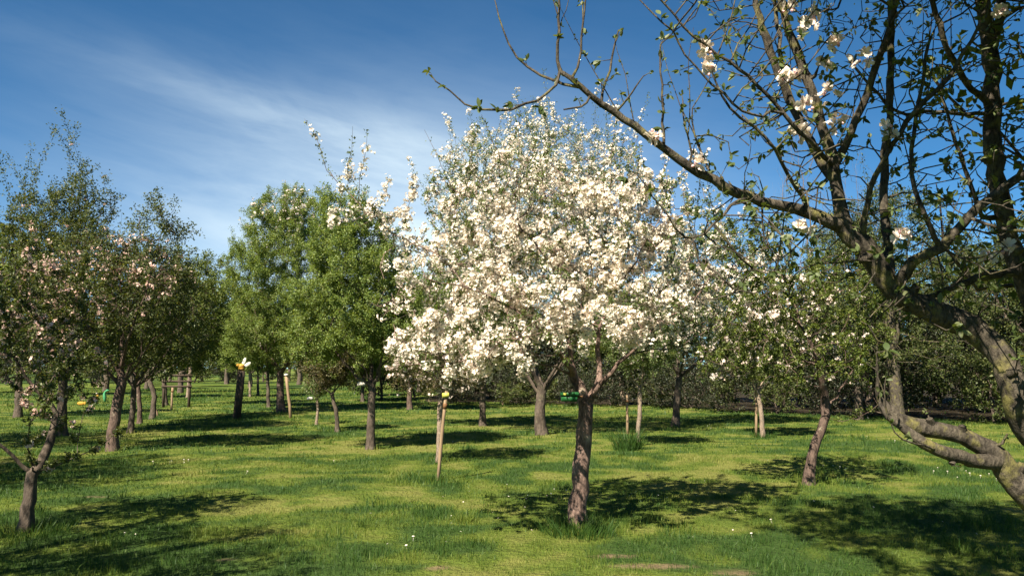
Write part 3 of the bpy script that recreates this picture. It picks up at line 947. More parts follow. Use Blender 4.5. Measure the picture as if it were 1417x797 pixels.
         auto=0, crown=[(50, 480, 85, 85), (-20, 470, 80, 90), (90, 540, 60, 45), (60, 400, 60, 50)], attract=650, step=0.13, shell=0.6, floor=0.75, tip=0.004, spur=0.10, shoot=0.35, shoot_from=0.6, leaves=3000, leaf=0.042, foliage='dusk',
         clusters=230, fl=4, petal=0.022, dome=0.032, bloom_col='pink'),
    dict(base=(668, 589), width=11, label='dark upright trunk with hidden green crown left of the hazy blossoming tree', group=MID, trunk=[(668, 589), (668, 555), (669, 525)], crown=[(650, 430, 85, 95), (640, 480, 80, 40)], attract=1000, step=0.26, tip=0.006, leaves=11000, leaf=0.07, foliage='pear', shoot=0.4),
    dict(base=(567, 567), width=9, bark='main', label='reddish-stemmed tree seen between the green vase-shaped tree and the leaning stake', group=FAR, trunk=[(567, 567), (567, 545), (566, 522)], crown=[(575, 460, 55, 60)], attract=600, step=0.32, tip=0.008, leaves=7000, leaf=0.09, foliage='pear', clusters=200, fl=3, petal=0.035, bloom_col='blush'),
    dict(base=(502, 556), width=6, label='dark thin-stemmed far tree carrying the small white board', group=FAR, trunk=[(502, 556), (502, 538), (503, 518)], crown=[(500, 485, 42, 40)], attract=450, step=0.36, tip=0.009, leaves=6000, leaf=0.11, foliage='pear'),
    dict(base=(345, 549), width=4, bark='pale', label='thin pale-footed far stem right of the post with the wooden bee', group=FAR, trunk=[(346, 549), (346, 535), (346, 515)], crown=[(340, 480, 30, 35)], attract=350, step=0.42, tip=0.01, leaves=4500, leaf=0.12, foliage='pear'),
    dict(base=(357, 547), width=4, label='second thin far stem right of the post with the wooden bee', group=FAR, trunk=[(357, 547), (357, 530), (357, 512)], crown=[(365, 485, 30, 30)], attract=350, step=0.42, tip=0.01, leaves=4500, leaf=0.12, foliage='pear'),
    dict(base=(862, 561), width=10, bark='pale', label='pinkish lit far trunk just left of the short stake behind the big tree', group=FAR, trunk=[(862, 561), (861, 540), (858, 515)], crown=[(860, 455, 60, 55)], attract=600, step=0.34, tip=0.008, leaves=7500, leaf=0.1, foliage='apple', clusters=200, fl=3, petal=0.035, bloom_col='blush'),
    dict(base=(1242, 585), width=20, bark='moss', label='tall mossy-trunked tree standing before the dark undergrowth on the right', group='tall trees along the dark right edge', trunk=[(1244, 585), (1238, 520), (1232, 450), (1226, 400)],
         limbs=[[(1236, 500), (1242, 460, -0.3), (1250, 400, -0.4), (1262, 320, -0.4)], [(1238, 520), (1215, 500, -0.3), (1195, 505, -0.5), (1170, 520, -0.6)]],
         crown=[(1235, 340, 100, 85), (1290, 400, 90, 80), (1190, 420, 60, 70), (1280, 480, 90, 50)], attract=1500, step=0.28, auto=5, tip=0.006, shoot=0.9, lush=2.0, leaves=15000, leaf=0.075, foliage='dusk'),
    dict(base=(1188, 580), width=13, bark='dark', label='dark straight trunk left of the tall mossy trunk on the right', group='tall trees along the dark right edge', trunk=[(1188, 580), (1189, 520), (1186, 450)], crown=[(1180, 370, 70, 80)], attract=900, step=0.28, auto=4, tip=0.006, shoot=0.8, lush=2.0, leaves=9000, leaf=0.07, foliage='dusk'),
    dict(base=(1354, 560), width=10, bark='pale', label='pinkish bare stem catching the light in the dark undergrowth on the right', group='tall trees along the dark right edge', trunk=[(1354, 560), (1354, 530), (1350, 490)], crown=[(1370, 400, 90, 75), (1330, 440, 70, 60)], attract=1100, step=0.36, tip=0.008, shoot=0.7, leaves=15000, leaf=0.095, foliage='dusk'),
    dict(base=(1420, 578), width=16, bark='dark', label='dark tree at the right edge behind the arching foreground limb', group='tall trees along the dark right edge', trunk=[(1420, 578), (1425, 530), (1430, 470)], crown=[(1440, 390, 110, 95)], attract=1000, step=0.34, tip=0.007, shoot=0.7, leaves=13000, leaf=0.085, foliage='dusk'),
]
for s in TREES:
    grow_tree(s)

# ------------------------------------------------------------------ the near tree at the right edge


def near_tree():
    base = np.array([2.52, 3.35, 0.0])
    root = empty('apple_tree', base, 'near budding apple tree reaching in from the right edge with long mossy limbs', 'tree')
    T = Tree(42)
    rng = T.rng
    W = lambda a: [np.append(at(x, y, d) - base, 0.88 * w_ * d / F_PX / 2) for x, y, d, w_ in a]
    T.limb([np.array([0.02, 0, -0.15, 0.15]), np.array([0.0, 0.0, 0.35, 0.125]), np.array([-0.01, 0.0, 0.75, 0.115]), np.append(at(1525, 690, 3.35) - base, 0.105)], 0.07, 0.004)
    J = [
        # the arching limb and what it carries
        [(1525, 690, 3.35, 62), (1470, 640, 3.3, 52), (1412, 572, 3.25, 44), (1392, 500, 3.25, 42), (1350, 458, 3.3, 40), (1295, 432, 3.3, 38), (1240, 405, 3.3, 36), (1215, 368, 3.3, 34), (1190, 338, 3.3, 32), (1166, 312, 3.3, 30)],
        [(1166, 312, 3.3, 24), (1100, 289, 3.25, 19), (1040, 274, 3.2, 16), (985, 249, 3.15, 15), (920, 207, 3.1, 13), (850, 155, 3.05, 11), (805, 122, 3.0, 9), (775, 99, 3.0, 7)],
        [(775, 99, 3.0, 6), (773, 60, 3.0, 5), (774, -30, 3.0, 3.5)],
        [(780, 108, 3.0, 5), (745, 138, 2.95, 4.5), (690, 152, 2.9, 4), (645, 142, 2.88, 3), (603, 113, 2.87, 2.2)],
        [(797, 122, 3.0, 5), (765, 112, 3.05, 4.5), (730, 93, 3.1, 4), (703, 60, 3.1, 3), (686, 5, 3.1, 2)],
        [(812, 132, 3.0, 4), (805, 150, 2.95, 3.5), (780, 152, 2.92, 2.5)],
        [(795, 108, 3.0, 4.5), (803, 70, 3.02, 4), (811, -10, 3.02, 2.5)],
        [(830, 142, 3.05, 4.5), (842, 100, 3.08, 4), (856, 42, 3.1, 2.5)],
        [(850, 157, 3.05, 4), (872, 130, 3.0, 3), (890, 106, 3.0, 2)],
        [(918, 205, 3.1, 4.5), (916, 150, 3.12, 4), (914, 62, 3.15, 2.5)],
        [(960, 237, 3.13, 4), (952, 190, 3.1, 3), (945, 140, 3.1, 2)],
        [(985, 249, 3.15, 4), (962, 190, 3.2, 3), (958, 150, 3.2, 2)],
        [(1040, 274, 3.2, 6), (1010, 285, 3.1, 5), (960, 330, 3.05, 4), (925, 300, 3.0, 2.5), (880, 240, 2.95, 2)],
        [(1166, 312, 3.3, 24), (1158, 250, 3.3, 20), (1138, 175, 3.3, 17), (1112, 95, 3.3, 15), (1092, 45, 3.3, 13), (1072, -20, 3.3, 11)],
        [(1158, 258, 3.3, 15), (1128, 210, 3.35, 14), (1098, 150, 3.4, 13), (1065, 70, 3.4, 12), (1048, 10, 3.4, 10), (1040, -60, 3.4, 8)],
        [(1098, 150, 3.4, 8), (1085, 110, 3.5, 8), (1078, 50, 3.55, 7), (1068, -20, 3.6, 6)],
        [(1160, 225, 3.3, 13), (1185, 165, 3.25, 12), (1207, 110, 3.2, 12), (1225, 55, 3.15, 11), (1242, -10, 3.1, 10), (1258, -90, 3.05, 8)],
        [(1228, 395, 3.3, 22), (1228, 320, 3.45, 15), (1222, 257, 3.5, 13), (1230, 160, 3.5, 12), (1234, 60, 3.5, 11), (1238, -40, 3.5, 9)],
        [(1150, 228, 3.3, 8), (1120, 195, 3.1, 7), (1060, 130, 3.0, 6), (1010, 85, 2.95, 5), (960, 50, 2.9, 4), (905, -10, 2.85, 3)],
        [(1080, 152, 3.02, 5), (1040, 160, 2.95, 4), (1000, 130, 2.9, 4), (960, 90, 2.88, 3), (930, 45, 2.85, 3), (885, 0, 2.85, 2)],
        [(1120, 290, 3.27, 7), (1090, 240, 3.1, 6), (1060, 190, 3.0, 5), (1010, 150, 2.95, 4), (985, 100, 2.9, 3)],
        [(1240, 405, 3.3, 20), (1262, 362, 3.2, 17), (1300, 343, 3.15, 16), (1338, 303, 3.1, 15), (1370, 272, 3.05, 14), (1425, 236, 3.0, 13), (1500, 190, 2.95, 10)],
        [(1300, 343, 3.15, 9), (1280, 300, 3.1, 8), (1262, 240, 3.1, 7), (1270, 150, 3.1, 6), (1285, 60, 3.1, 5)],
        [(1190, 338, 3.3, 11), (1205, 260, 3.2, 9), (1255, 170, 3.1, 8), (1320, 95, 3.0, 7), (1350, 40, 2.95, 5), (1380, -20, 2.9, 4)],
        # second stem at the edge
        [(1525, 690, 3.35, 50), (1480, 560, 3.6, 40), (1440, 440, 3.7, 34), (1412, 375, 3.7, 31), (1390, 300, 3.7, 28), (1374, 210, 3.7, 27), (1373, 120, 3.7, 26), (1366, 40, 3.7, 24), (1350, -30, 3.7, 18), (1320, -130, 3.6, 14)],
        [(1373, 75, 3.7, 16), (1385, 10, 3.7, 15), (1392, -80, 3.75, 11)],
        [(1373, 150, 3.7, 10), (1330, 105, 3.6, 10), (1305, 50, 3.55, 9), (1288, -10, 3.5, 8)],
        [(1374, 160, 3.7, 7), (1310, 155, 3.65, 6), (1240, 152, 3.6, 5), (1180, 90, 3.55, 4)],
        [(1412, 375, 3.7, 14), (1350, 385, 3.6, 12), (1295, 408, 3.5, 10), (1262, 418, 3.4, 9)],
        [(1390, 300, 3.7, 10), (1360, 300, 3.6, 8), (1345, 260, 3.6, 7), (1325, 200, 3.6, 6), (1300, 120, 3.6, 4)],
        [(1525, 690, 3.35, 46), (1560, 500, 3.2, 38), (1570, 300, 3.1, 34), (1540, 50, 2.9, 28), (1500, -250, 2.7, 22), (1450, -450, 2.6, 14)],
        [(1560, 400, 3.1, 24), (1640, 200, 2.8, 20), (1660, -50, 2.6, 16), (1640, -400, 2.5, 12)],
        [(1540, 50, 2.9, 20), (1430, -150, 2.5, 16), (1300, -350, 2.3, 12), (1150, -520, 2.2, 8)],
        [(1570, 300, 3.1, 24), (1720, 150, 3.6, 20), (1840, -100, 3.9, 14)],
        # the low limb
        [(1525, 740, 3.35, 52), (1470, 722, 3.25, 40), (1422, 690, 3.2, 35), (1382, 634, 3.2, 33), (1352, 612, 3.2, 30), (1307, 597, 3.2, 27), (1262, 588, 3.2, 28), (1240, 578, 3.2, 24), (1222, 556, 3.2, 14), (1214, 540, 3.2, 7)],
        [(1385, 640, 3.2, 24), (1345, 636, 3.15, 21), (1300, 622, 3.1, 19), (1262, 602, 3.1, 16), (1232, 578, 3.12, 11), (1218, 560, 3.15, 7)],
        [(1372, 622, 3.2, 9), (1388, 612, 3.15, 5), (1394, 600, 3.15, 3)],
        [(1300, 618, 3.1, 5), (1265, 612, 3.0, 3), (1238, 598, 2.95, 2)],
    ]
    for L in J:
        T.limb(W(L), 0.055, 0.0035)
    # pruned stubs and knots
    for (x, y, d, dx, dy, w_) in ((1330, 603, 3.2, 2, -14, 15), (1290, 592, 3.2, -4, -13, 13), (1405, 655, 3.2, 12, -12, 17), (1350, 455, 3.28, 3, -17, 16), (1262, 410, 3.28, 6, -16, 15), (1390, 520, 3.22, 15, -8, 18),
                                  (1320, 630, 3.13, -3, 12, 11), (1000, 254, 3.15, -2, -9, 7), (1205, 352, 3.28, -14, 8, 15), (1375, 225, 3.7, -15, -5, 13), (1402, 350, 3.68, 14, -6, 14), (1120, 110, 3.3, 8, -5, 8)):
        T.limb(W([(x, y, d, w_), (x + dx * 0.6, y + dy * 0.6, d - 0.02, w_ * 0.95), (x + dx, y + dy, d - 0.03, w_ * 0.8), (x + dx * 1.15, y + dy * 1.15, d - 0.03, w_ * 0.15)]), 0.02)
    n_sk = len(T.pos)
    # fine growth in the air between the limbs
    A = []
    for (x0, y0, x1, y1, d0, d1, n) in ((1000, 130, 1417, 400, 2.9, 3.8, 300), (960, -60, 1417, 130, 2.8, 3.8, 190), (1180, 330, 1417, 470, 2.9, 3.7, 80), (1400, -300, 1750, 400, 2.3, 3.9, 300),
                                        (1100, -520, 1700, -60, 2.1, 3.7, 560), (940, 250, 1180, 420, 2.9, 3.4, 34)):
        for q in range(int(n * 2.3)):
            A.append(at(rng.uniform(x0, x1), rng.uniform(y0, y1), rng.uniform(d0, d1)) - base)
    A += list(in_blobs([(np.array([2.7, 4.7, 4.7]) - base, np.array([2.3, 1.7, 1.0])), (np.array([4.4, 4.2, 3.8]) - base, np.array([1.2, 1.6, 1.6])), (np.array([1.7, 4.3, 5.4]) - base, np.array([2.2, 1.7, 0.75]))], 2300, rng, 0.6))
    T.colonize(A, 0.08, 0.10, 90, (0, 0, 0.22), 12)
    T.thicken(0.0026, 0.15)
    pos, par, r = T.arrays()
    # long thin upright shoots
    cand = np.nonzero((r > 0.003) & (r < 0.022) & (np.arange(len(r)) > 20) & (pos[:, 2] > 1.6))[0]
    long_ = rng.choice(cand, 230, replace=False)
    l1, a1 = T.shoots(long_, 0.55, 1.6, 0.3, 7, 0.0026)
    thin = np.nonzero((T.rad[:len(r)] < 0.011) & (np.arange(len(r)) > 20))[0]
    spur = thin[rng.uniform(0, 1, len(thin)) < 0.62]
    l2, a2 = T.shoots(spur, 0.05, 0.2, 0.9, 2, 0.0024)
    v_, f_ = T.wood(0.009, 16, 6, 1.2, 0.13, 1.7)
    link('trunk', build_mesh('trunk', v_, f_, BARK['moss']), root)
    e2 = l2[len(l2) // 2:, 1]
    ax2 = a2[len(a2) // 2:]
    i1 = rng.choice(len(l1), int(len(l1) * 0.5), replace=False)
    lp = np.vstack([e2, l1[i1, 1]])
    la = np.vstack([ax2, a1[i1]])
    per = 6
    dirs = spread_dirs(la, per, rng, 0.5)
    size = np.repeat(np.concatenate([rng.uniform(0.55, 1.25, len(e2)), rng.uniform(0.25, 0.7, len(i1))]), per)
    high = (lp[:, 2] > 1.62 + 0.462 * (lp[:, 1] + base[1]) + 0.25)
    size *= np.repeat(np.where(high, 1.9, 1.0), per)
    p_ = np.repeat(lp, per, 0) + rng.normal(0, 0.004, (len(lp) * per, 3))
    keep = rng.uniform(0, 1, len(p_)) < 0.85
    p_, dirs, size = p_[keep], dirs[keep], size[keep]
    hi = np.nonzero(p_[:, 2] > 1.62 + 0.462 * (p_[:, 1] + base[1]) + 0.15)[0]
    hi = np.repeat(hi, 3)
    p_ = np.vstack([p_, p_[hi] + rng.normal(0, 0.06, (len(hi), 3))])
    dirs = np.vstack([dirs, norm(rng.normal(0, 1, (len(hi), 3)))])
    size = np.concatenate([size, size[hi]])
    link('crown', build_mesh('crown', *leaves(p_, dirs, 0.033 * size, 0.0165 * size, rng, fine=True, up=0.7), LEAF['near']), root)
    # every flower cluster is a part of its own
    CL = [(1115, 42, 3.2, 1.15), (1092, 14, 3.2, 0.8), (1127, 12, 3.2, 0.6), (1185, 78, 3.15, 1.0), (1137, 88, 3.2, 0.7), (1140, 138, 3.15, 1.0), (1156, 171, 3.15, 0.8), (1106, 187, 3.15, 0.9), (1228, 178, 3.1, 0.8), (1092, 106, 3.25, 0.8),
          (1246, 327, 3.05, 0.95), (1394, 21, 3.0, 0.7), (976, 74, 2.95, 0.75), (978, 96, 2.95, 0.5), (1362, 357, 3.5, 0.7), (1390, 342, 3.5, 0.6), (1118, 146, 3.2, 0.7), (1104, 318, 3.2, 0.6), (906, 186, 3.05, 0.6), (970, 226, 3.1, 0.5), (1080, 104, 3.3, 0.6), (1160, 60, 3.3, 0.5)]
    for (x, y, d, sz) in CL:
        c = at(x, y, d) - base
        k = int(np.argmin(((np.array(T.pos) - c) ** 2).sum(1)))
        c = np.array(T.pos)[k] * 0.25 + c * 0.75
        ax = np.array([[rng.normal(0, .3) - 0.15, -0.45, 0.7]])
        o = link('blossom_cluster', None, root, c)
        axn = norm(ax)
        nf_ = int(4 + 4 * sz)
        for d_ in spread_dirs(axn, nf_, rng, 0.6):
            fv, ff = flowers(np.zeros((1, 3)), d_[None], 1, 0.0245, rng, 0.001, fine=True)
            link('flower', build_mesh('flower', fv, ff, PETAL['white']), o, d_ * 0.034 * sz * rng.uniform(0.7, 1.2))
        th = np.linspace(0, 2 * pi, 7)[:-1]
        prof = ((0.0, 0.001), (0.25, 0.0055), (0.55, 0.0065), (0.85, 0.004), (1.0, 0.0006))
        bq = [[h_ * 6 + kk, h_ * 6 + (kk + 1) % 6, h_ * 6 + 6 + (kk + 1) % 6, h_ * 6 + 6 + kk] for h_ in range(4) for kk in range(6)]
        for b_ in spread_dirs(axn, 3, rng, 0.7):
            a_, b2 = perp(b_[None])
            BV = np.vstack([b_ * 0.015 * h_ + (a_ * np.cos(th)[:, None] + b2 * np.sin(th)[:, None]) * rr_ for h_, rr_ in prof])
            link('bud', build_mesh('bud', BV, [np.array(bq)], BUD), o, b_ * 0.028 * sz)
    return root


near_tree()

# ------------------------------------------------------------------ hedge, undergrowth and far trees


def bush_mesh(seed, R, n, leaf, mat, nstem=9):
    T = Tree(seed)
    rng = T.rng
    T.limb([np.array([0, 0, -0.1, 0.0]), np.array([0, 0, 0.12, 0.0])], 0.1)
    blobs = [(np.array([rng.normal(0, R[0] * 0.45), rng.normal(0, R[1] * 0.4), R[2] * rng.uniform(0.35, 0.75)]), np.array(R) * rng.uniform(0.4, 0.65)) for _ in range(6)]
    A = in_blobs(blobs, 420, rng, 0.5)
    T.colonize(A[A[:, 2] > 0.05], 0.22, 0.26, 40, (0, 0, 0.15))
    T.thicken(0.007, 0.05)
    thin = np.nonzero(T.rad < 0.03)[0]
    lp, la = T.shoots(thin, 0.35, 0.7, 0.6, 2, 0.006)
    v_, f_ = T.wood(0.02, 6, 3, 1.0, 0)
    i = rng.integers(0, len(lp), n)
    tt = rng.uniform(0, 1, n)[:, None]
    p_ = lp[i, 0] * (1 - tt) + lp[i, 1] * tt + rng.normal(0, 0.05, (n, 3))
    return build_mesh('stems', v_, f_, BARK['dark']), build_mesh('foliage', *leaves(p_, spread_dirs(la[i], 1, rng, 0.6), leaf, leaf * 0.55, rng), mat)


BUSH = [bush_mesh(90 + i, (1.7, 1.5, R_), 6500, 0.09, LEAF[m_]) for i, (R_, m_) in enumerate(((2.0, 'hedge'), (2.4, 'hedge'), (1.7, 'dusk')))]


def put(kind, meshes, loc, rz, sc_, label, cat, group, names):
    r_ = empty(kind, loc, label, cat, group)
    r_.rotation_euler = (0, 0, rz)
    r_.scale = sc_
    for nm, me in zip(names, meshes):
        link(nm, me, r_)
    return r_


rng = np.random.default_rng(77)
# (picture x of the foot, distance, width scale, height scale, kind, words for where)
HEDGE = []
line = [(-3.6, 36.0), (5.4, 33.0), (9.5, 27.5), (13.2, 24.5), (19, 22.0), (26, 18.0)]
acc = 0
for (xa, ya), (xb, yb) in zip(line[:-1], line[1:]):
    n_ = max(1, int(math.hypot(xb - xa, yb - ya) / 1.7))
    for q in range(n_):
        f_ = (q + 0.5) / n_
        HEDGE.append((xa + (xb - xa) * f_ + rng.normal(0, 0.25), ya + (yb - ya) * f_ + rng.normal(0, 0.3)))
for q, (x_, y_) in enumerate(HEDGE):
    px_ = CX + F_PX * x_ / y_
    where = 'behind the large white tree' if px_ < 920 else ('behind the staked thin tree' if px_ < 1130 else ('behind the mossy trunks on the right' if px_ < 1330 else 'at the right edge under the arching limb'))
    hs = 0.72 if px_ < 920 else (0.95 if px_ < 1150 else 1.15)
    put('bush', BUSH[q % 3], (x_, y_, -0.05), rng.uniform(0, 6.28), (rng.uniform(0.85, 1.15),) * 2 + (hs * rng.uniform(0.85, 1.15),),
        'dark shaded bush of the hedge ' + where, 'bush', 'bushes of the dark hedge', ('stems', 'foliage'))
for q in range(16):
    x_ = 11 + q * 1.55 + rng.normal(0, 0.5)
    y_ = 31.5 - q * 0.42 + rng.normal(0, 0.8)
    put('bush', BUSH[q % 2], (x_, y_, 0.3), rng.uniform(0, 6.28), (1.5, 1.5, rng.uniform(1.5, 2.1)), 'tall dark bush in the second rank on the right behind the hedge', 'bush', 'tall bushes behind the hedge', ('stems', 'foliage'))

for q in range(11):
    x_ = -6.5 + q * 1.65 + rng.normal(0, 0.4)
    y_ = 41 - q * 0.25 + rng.normal(0, 0.8)
    put('bush', BUSH[(q + 1) % 3], (x_, y_, 0.0), rng.uniform(0, 6.28), (1.35, 1.3, rng.uniform(1.35, 2.0)), 'tall dim bush filling the gap far behind the large white tree', 'bush', 'tall bushes far behind the white tree', ('stems', 'foliage'))

# far trees: four sorts, copied
def far_meshes(seed, Rx, H, leaf, n, fol, bark, bare=False, r0=0.2):
    T = Tree(seed)
    rng = T.rng
    T.limb([np.array([0, 0, -0.2, r0]), np.array([0.05, 0, H * 0.12, r0 * 0.9]), np.array([0.0, 0.05, H * 0.25, r0 * 0.8])], 0.25, 0.01)
    c = np.array([0, 0, H * 0.6])
    blobs = [(c + rng.normal(0, 1, 3) * np.array([Rx * 0.4, Rx * 0.4, H * 0.12]), np.array([Rx, Rx, H * 0.42]) * rng.uniform(0.5, 0.75)) for _ in range(6)]
    A = in_blobs(blobs, 900, rng, 0.45)
    T.colonize(A[A[:, 2] > H * 0.2], H * 0.045, H * 0.05, 60, (0, 0, 0.2))
    T.thicken(0.010 if not bare else 0.012, r0)
    thin = np.nonzero((T.rad < 0.05) & (np.arange(len(T.rad)) > 6))[0]
    lp, la = T.shoots(thin, H * 0.07, 0.7, 0.5, 3, 0.008)
    if bare:
        e_ = np.arange(len(T.rad) - len(thin) * 3, len(T.rad))
        T.shoots(e_, H * 0.045, 0.6, 0.7, 2, 0.006)
    v_, f_ = T.wood(0.05, 7, 3, 1.3, 0.05, 0.5)
    out = [build_mesh('trunk', v_, f_, BARK[bark])]
    if n:
        i = rng.integers(0, len(lp), n)
        tt = rng.uniform(0, 1, n)[:, None]
        p_ = lp[i, 0] * (1 - tt) + lp[i, 1] * tt + rng.normal(0, 0.06, (n, 3))
        out.append(build_mesh('crown', *leaves(p_, spread_dirs(la[i], 1, rng, 0.6), leaf, leaf * 0.6, rng), LEAF[fol]))
    return out


FARM = [far_meshes(301, 2.3, 6.0, 0.15, 9000, 'pear', 'dark'), far_meshes(302, 2.0, 5.0, 0.15, 8000, 'apple', 'dark'), far_meshes(303, 3.2, 9.0, 0.20, 11000, 'bronze', 'dark'), far_meshes(304, 3.5, 10.0, 0.20, 12000, 'apple', 'dark')]
ORCH = []
for row, (x0, dx) in enumerate(((-34, 0), (-27, 0), (-20.5, 0), (-7.0, 0), (-1.0, 0), (4.5, 0))):
    for q in range(5):
        y_ = 43 + q * 7.5 + (row % 2) * 3
        if row >= 4 and y_ > 60:
            continue
        ORCH.append((x0 + rng.normal(0, 0.7), y_ + rng.normal(0, 0.9), row))
for q, (x_, y_, row) in enumerate(ORCH):
    k_ = int(rng.integers(0, 2))
    put('fruit_tree', FARM[k_], (x_, y_, 0), rng.uniform(0, 6.28), (rng.uniform(0.8, 1.15),) * 3,
        ('green far orchard tree beyond the left row', 'green far orchard tree beyond the wooden bee post', 'green far orchard tree beyond the large white tree')[0 if row < 3 else (1 if row == 3 else 2)],
        'tree', 'green trees in the far orchard rows', ('trunk', 'crown'))
for q in range(26):
    x_ = -62 + q * 3.6 + rng.normal(0, 1.0)
    y_ = 84 + rng.normal(0, 3)
    put('bush', BUSH[q % 3], (x_, y_, 0), rng.uniform(0, 6.28), (1.9, 1.7, rng.uniform(1.0, 1.6)), 'distant bush closing the meadow at the far end', 'bush', 'distant bushes at the far end', ('stems', 'foliage'))
for q in range(15):
    x_ = -66 + q * 6.2 + rng.normal(0, 1.5)
    y_ = 95 + rng.normal(0, 4)
    k_ = 2 + int(rng.integers(0, 2))
    put('woodland_tree', FARM[k_], (x_, y_, 0), rng.uniform(0, 6.28), (1, 1, rng.uniform(0.55, 0.85)), 'distant tree closing off the far end of the meadow', 'tree', 'distant trees at the far end', ('trunk', 'crown'))
for q in range(9):
    x_ = 13.5 + q * 3.0 + rng.normal(0, 0.7)
    y_ = 37 - q * 0.7 + rng.normal(0, 1.5)
    put('woodland_tree', FARM[2 + q % 2], (x_, y_, 0), rng.uniform(0, 6.28), (1, 1, rng.uniform(0.48, 0.62)), 'tree rising behind the dark hedge on the right', 'tree', 'trees behind the dark hedge', ('trunk', 'crown'))
BAREM = far_meshes(330, 3.6, 18.0, 0, 0, None, 'grey', True, 0.28)
for q, (px_, d_, s_, lb) in enumerate(((1110, 62, 1.0, 'bare grey tree rising hazily behind the blossom, left of its bare neighbour'), (1185, 66, 0.93, 'bare grey tree behind the long foreground limb, right of its bare neighbour'))):
    put('bare_tree', BAREM, ((px_ - CX) / F_PX * d_, d_, 0), q * 2.1, (s_,) * 3, lb, 'tree', None, ('trunk',))
# neighbours of the rows just outside the picture, which shade the meadow
SHADE = [far_meshes(341, 2.2, 5.2, 0.06, 26000, 'apple', 'dark')]
for q, (x_, y_, s_) in enumerate(((-6.3, 4.0, 1.0), (-9.8, 9.2, 1.05), (-3.6, -1.6, 0.9), (5.6, 3.0, 1.1), (8.6, 8.2, 1.0), (1.6, -2.4, 1.0), (-12.5, 14.5, 1.1))):
    put('fruit_tree', SHADE[0], (x_, y_, 0), q * 1.3, (s_,) * 3, 'leafy orchard tree standing beside the viewer, outside the picture', 'tree', 'orchard trees beside the viewer', ('trunk', 'crown'))

# ------------------------------------------------------------------ things people have put here


def tube(pts, rad, s=8, cap=True):
    T = Tree(1)
    pts = [np.append(np.asarray(p_, float), r_) for p_, r_ in zip(pts, rad)]
    T.pos = [p_[:3] for p_ in pts]
    T.par = list(range(-1, len(pts) - 1))
    T.rad = np.array([p_[3] for p_ in pts])
    v_, f_ = T.wood(0, s, s, 1.0, 0)
    if cap:
        f_ = f_ + [np.array([list(range(s))[::-1]]), np.array([list(range((len(pts) - 1) * s, len(pts) * s))])]
    return v_, f_


def box(cx, cy, cz, sx, sy, sz, rot=None, bev=0.12):
    """box with its long edges chamfered"""
    e = bev * min(sx, sz)
    x, z = sx / 2, sz / 2
    prof = [(-x + e, -z), (x - e, -z), (x, -z + e), (x, z - e), (x - e, z), (-x + e, z), (-x, z - e), (-x, -z + e)]
    V = np.array([[p_[0], sg * sy / 2, p_[1]] for sg in (-1, 1) for p_ in prof])
    if rot is not None:
        V = V @ np.array(rot).T
    V = V + np.array([cx, cy, cz])
    q = np.array([[k, (k + 1) % 8, 8 + (k + 1) % 8, 8 + k] for k in range(8)])
    return V, [q, np.array([list(range(8))[::-1], list(range(8, 16))])]


def ellipsoid(c, R, nu=14, nv=9, twist=None):
    u_ = np.linspace(0, 2 * pi, nu + 1)[:-1]
    v_ = np.linspace(-pi / 2, pi / 2, nv)
    V = np.array([[cos(b) * cos(a), cos(b) * sin(a), sin(b)] for b in v_ for a in u_]) * np.array(R)
    if twist is not None:
        V = V @ np.array(twist).T
    q = [[j * nu + i, j * nu + (i + 1) % nu, (j + 1) * nu + (i + 1) % nu, (j + 1) * nu + i] for j in range(nv - 1) for i in range(nu)]
    return V + np.array(c), [np.array(q)]


def ry(a):
    return [[cos(a), 0, sin(a)], [0, 1, 0], [-sin(a), 0, cos(a)]]


WOOD_D = grain_mat('dark_weathered_wood', (0.035, 0.026, 0.020), (0.085, 0.062, 0.045))
WOOD_L = grain_mat('pale_stake_wood', (0.17, 0.115, 0.07), (0.33, 0.235, 0.145))
YEL = plain_mat('yellow_paint', (0.36, 0.20, 0.02), (0.46, 0.27, 0.04))
YEL_T = plain_mat('yellow_tag_plastic', (0.40, 0.40, 0.07), (0.48, 0.47, 0.10), 20, 0.45)
WHITE = plain_mat('white_paint', (0.40, 0.38, 0.33), (0.54, 0.52, 0.46))
BROWN = plain_mat('brown_paint', (0.10, 0.05, 0.02), (0.16, 0.08, 0.03))
GREEN = plain_mat('green_plastic', (0.012, 0.075, 0.022), (0.022, 0.115, 0.034), 30, 0.4)
GREEN_P = plain_mat('pale_green_paint', (0.04, 0.22, 0.09), (0.07, 0.30, 0.14))
WING = plain_mat('wing_paint', (0.46, 0.47, 0.40), (0.58, 0.58, 0.50))


def stake(px, py, tx, ty, wpx, label, group='wooden tree stakes', knob=False):
    b_ = ground(px, py)
    d_ = b_[1]
    top = at(tx, ty, d_) - b_
    r_ = 0.60 * wpx * d_ / F_PX / 2
    root = empty('tree_stake', b_, label, 'stake', group)
    link('pole', build_mesh('pole', *tube([(0, 0, -0.2), top * 0.3 + (0.004, 0, 0), top * 0.7 - (0.004, 0, 0), top], [r_ * 1.05, r_, r_ * 0.97, r_ * 0.95], 10), WOOD_L), root)
    if knob:
        link('cap', build_mesh('cap', *ellipsoid(top + np.array([0, 0, r_ * 0.6]), (r_ * 1.5, r_ * 1.5, r_ * 0.9)), WHITE), root)
    else:
        link('tie', build_mesh('tie', *tube([top * 0.80, top * 0.86], [r_ * 1.25, r_ * 1.25], 10), BROWN), root)
    return root, top, b_, r_


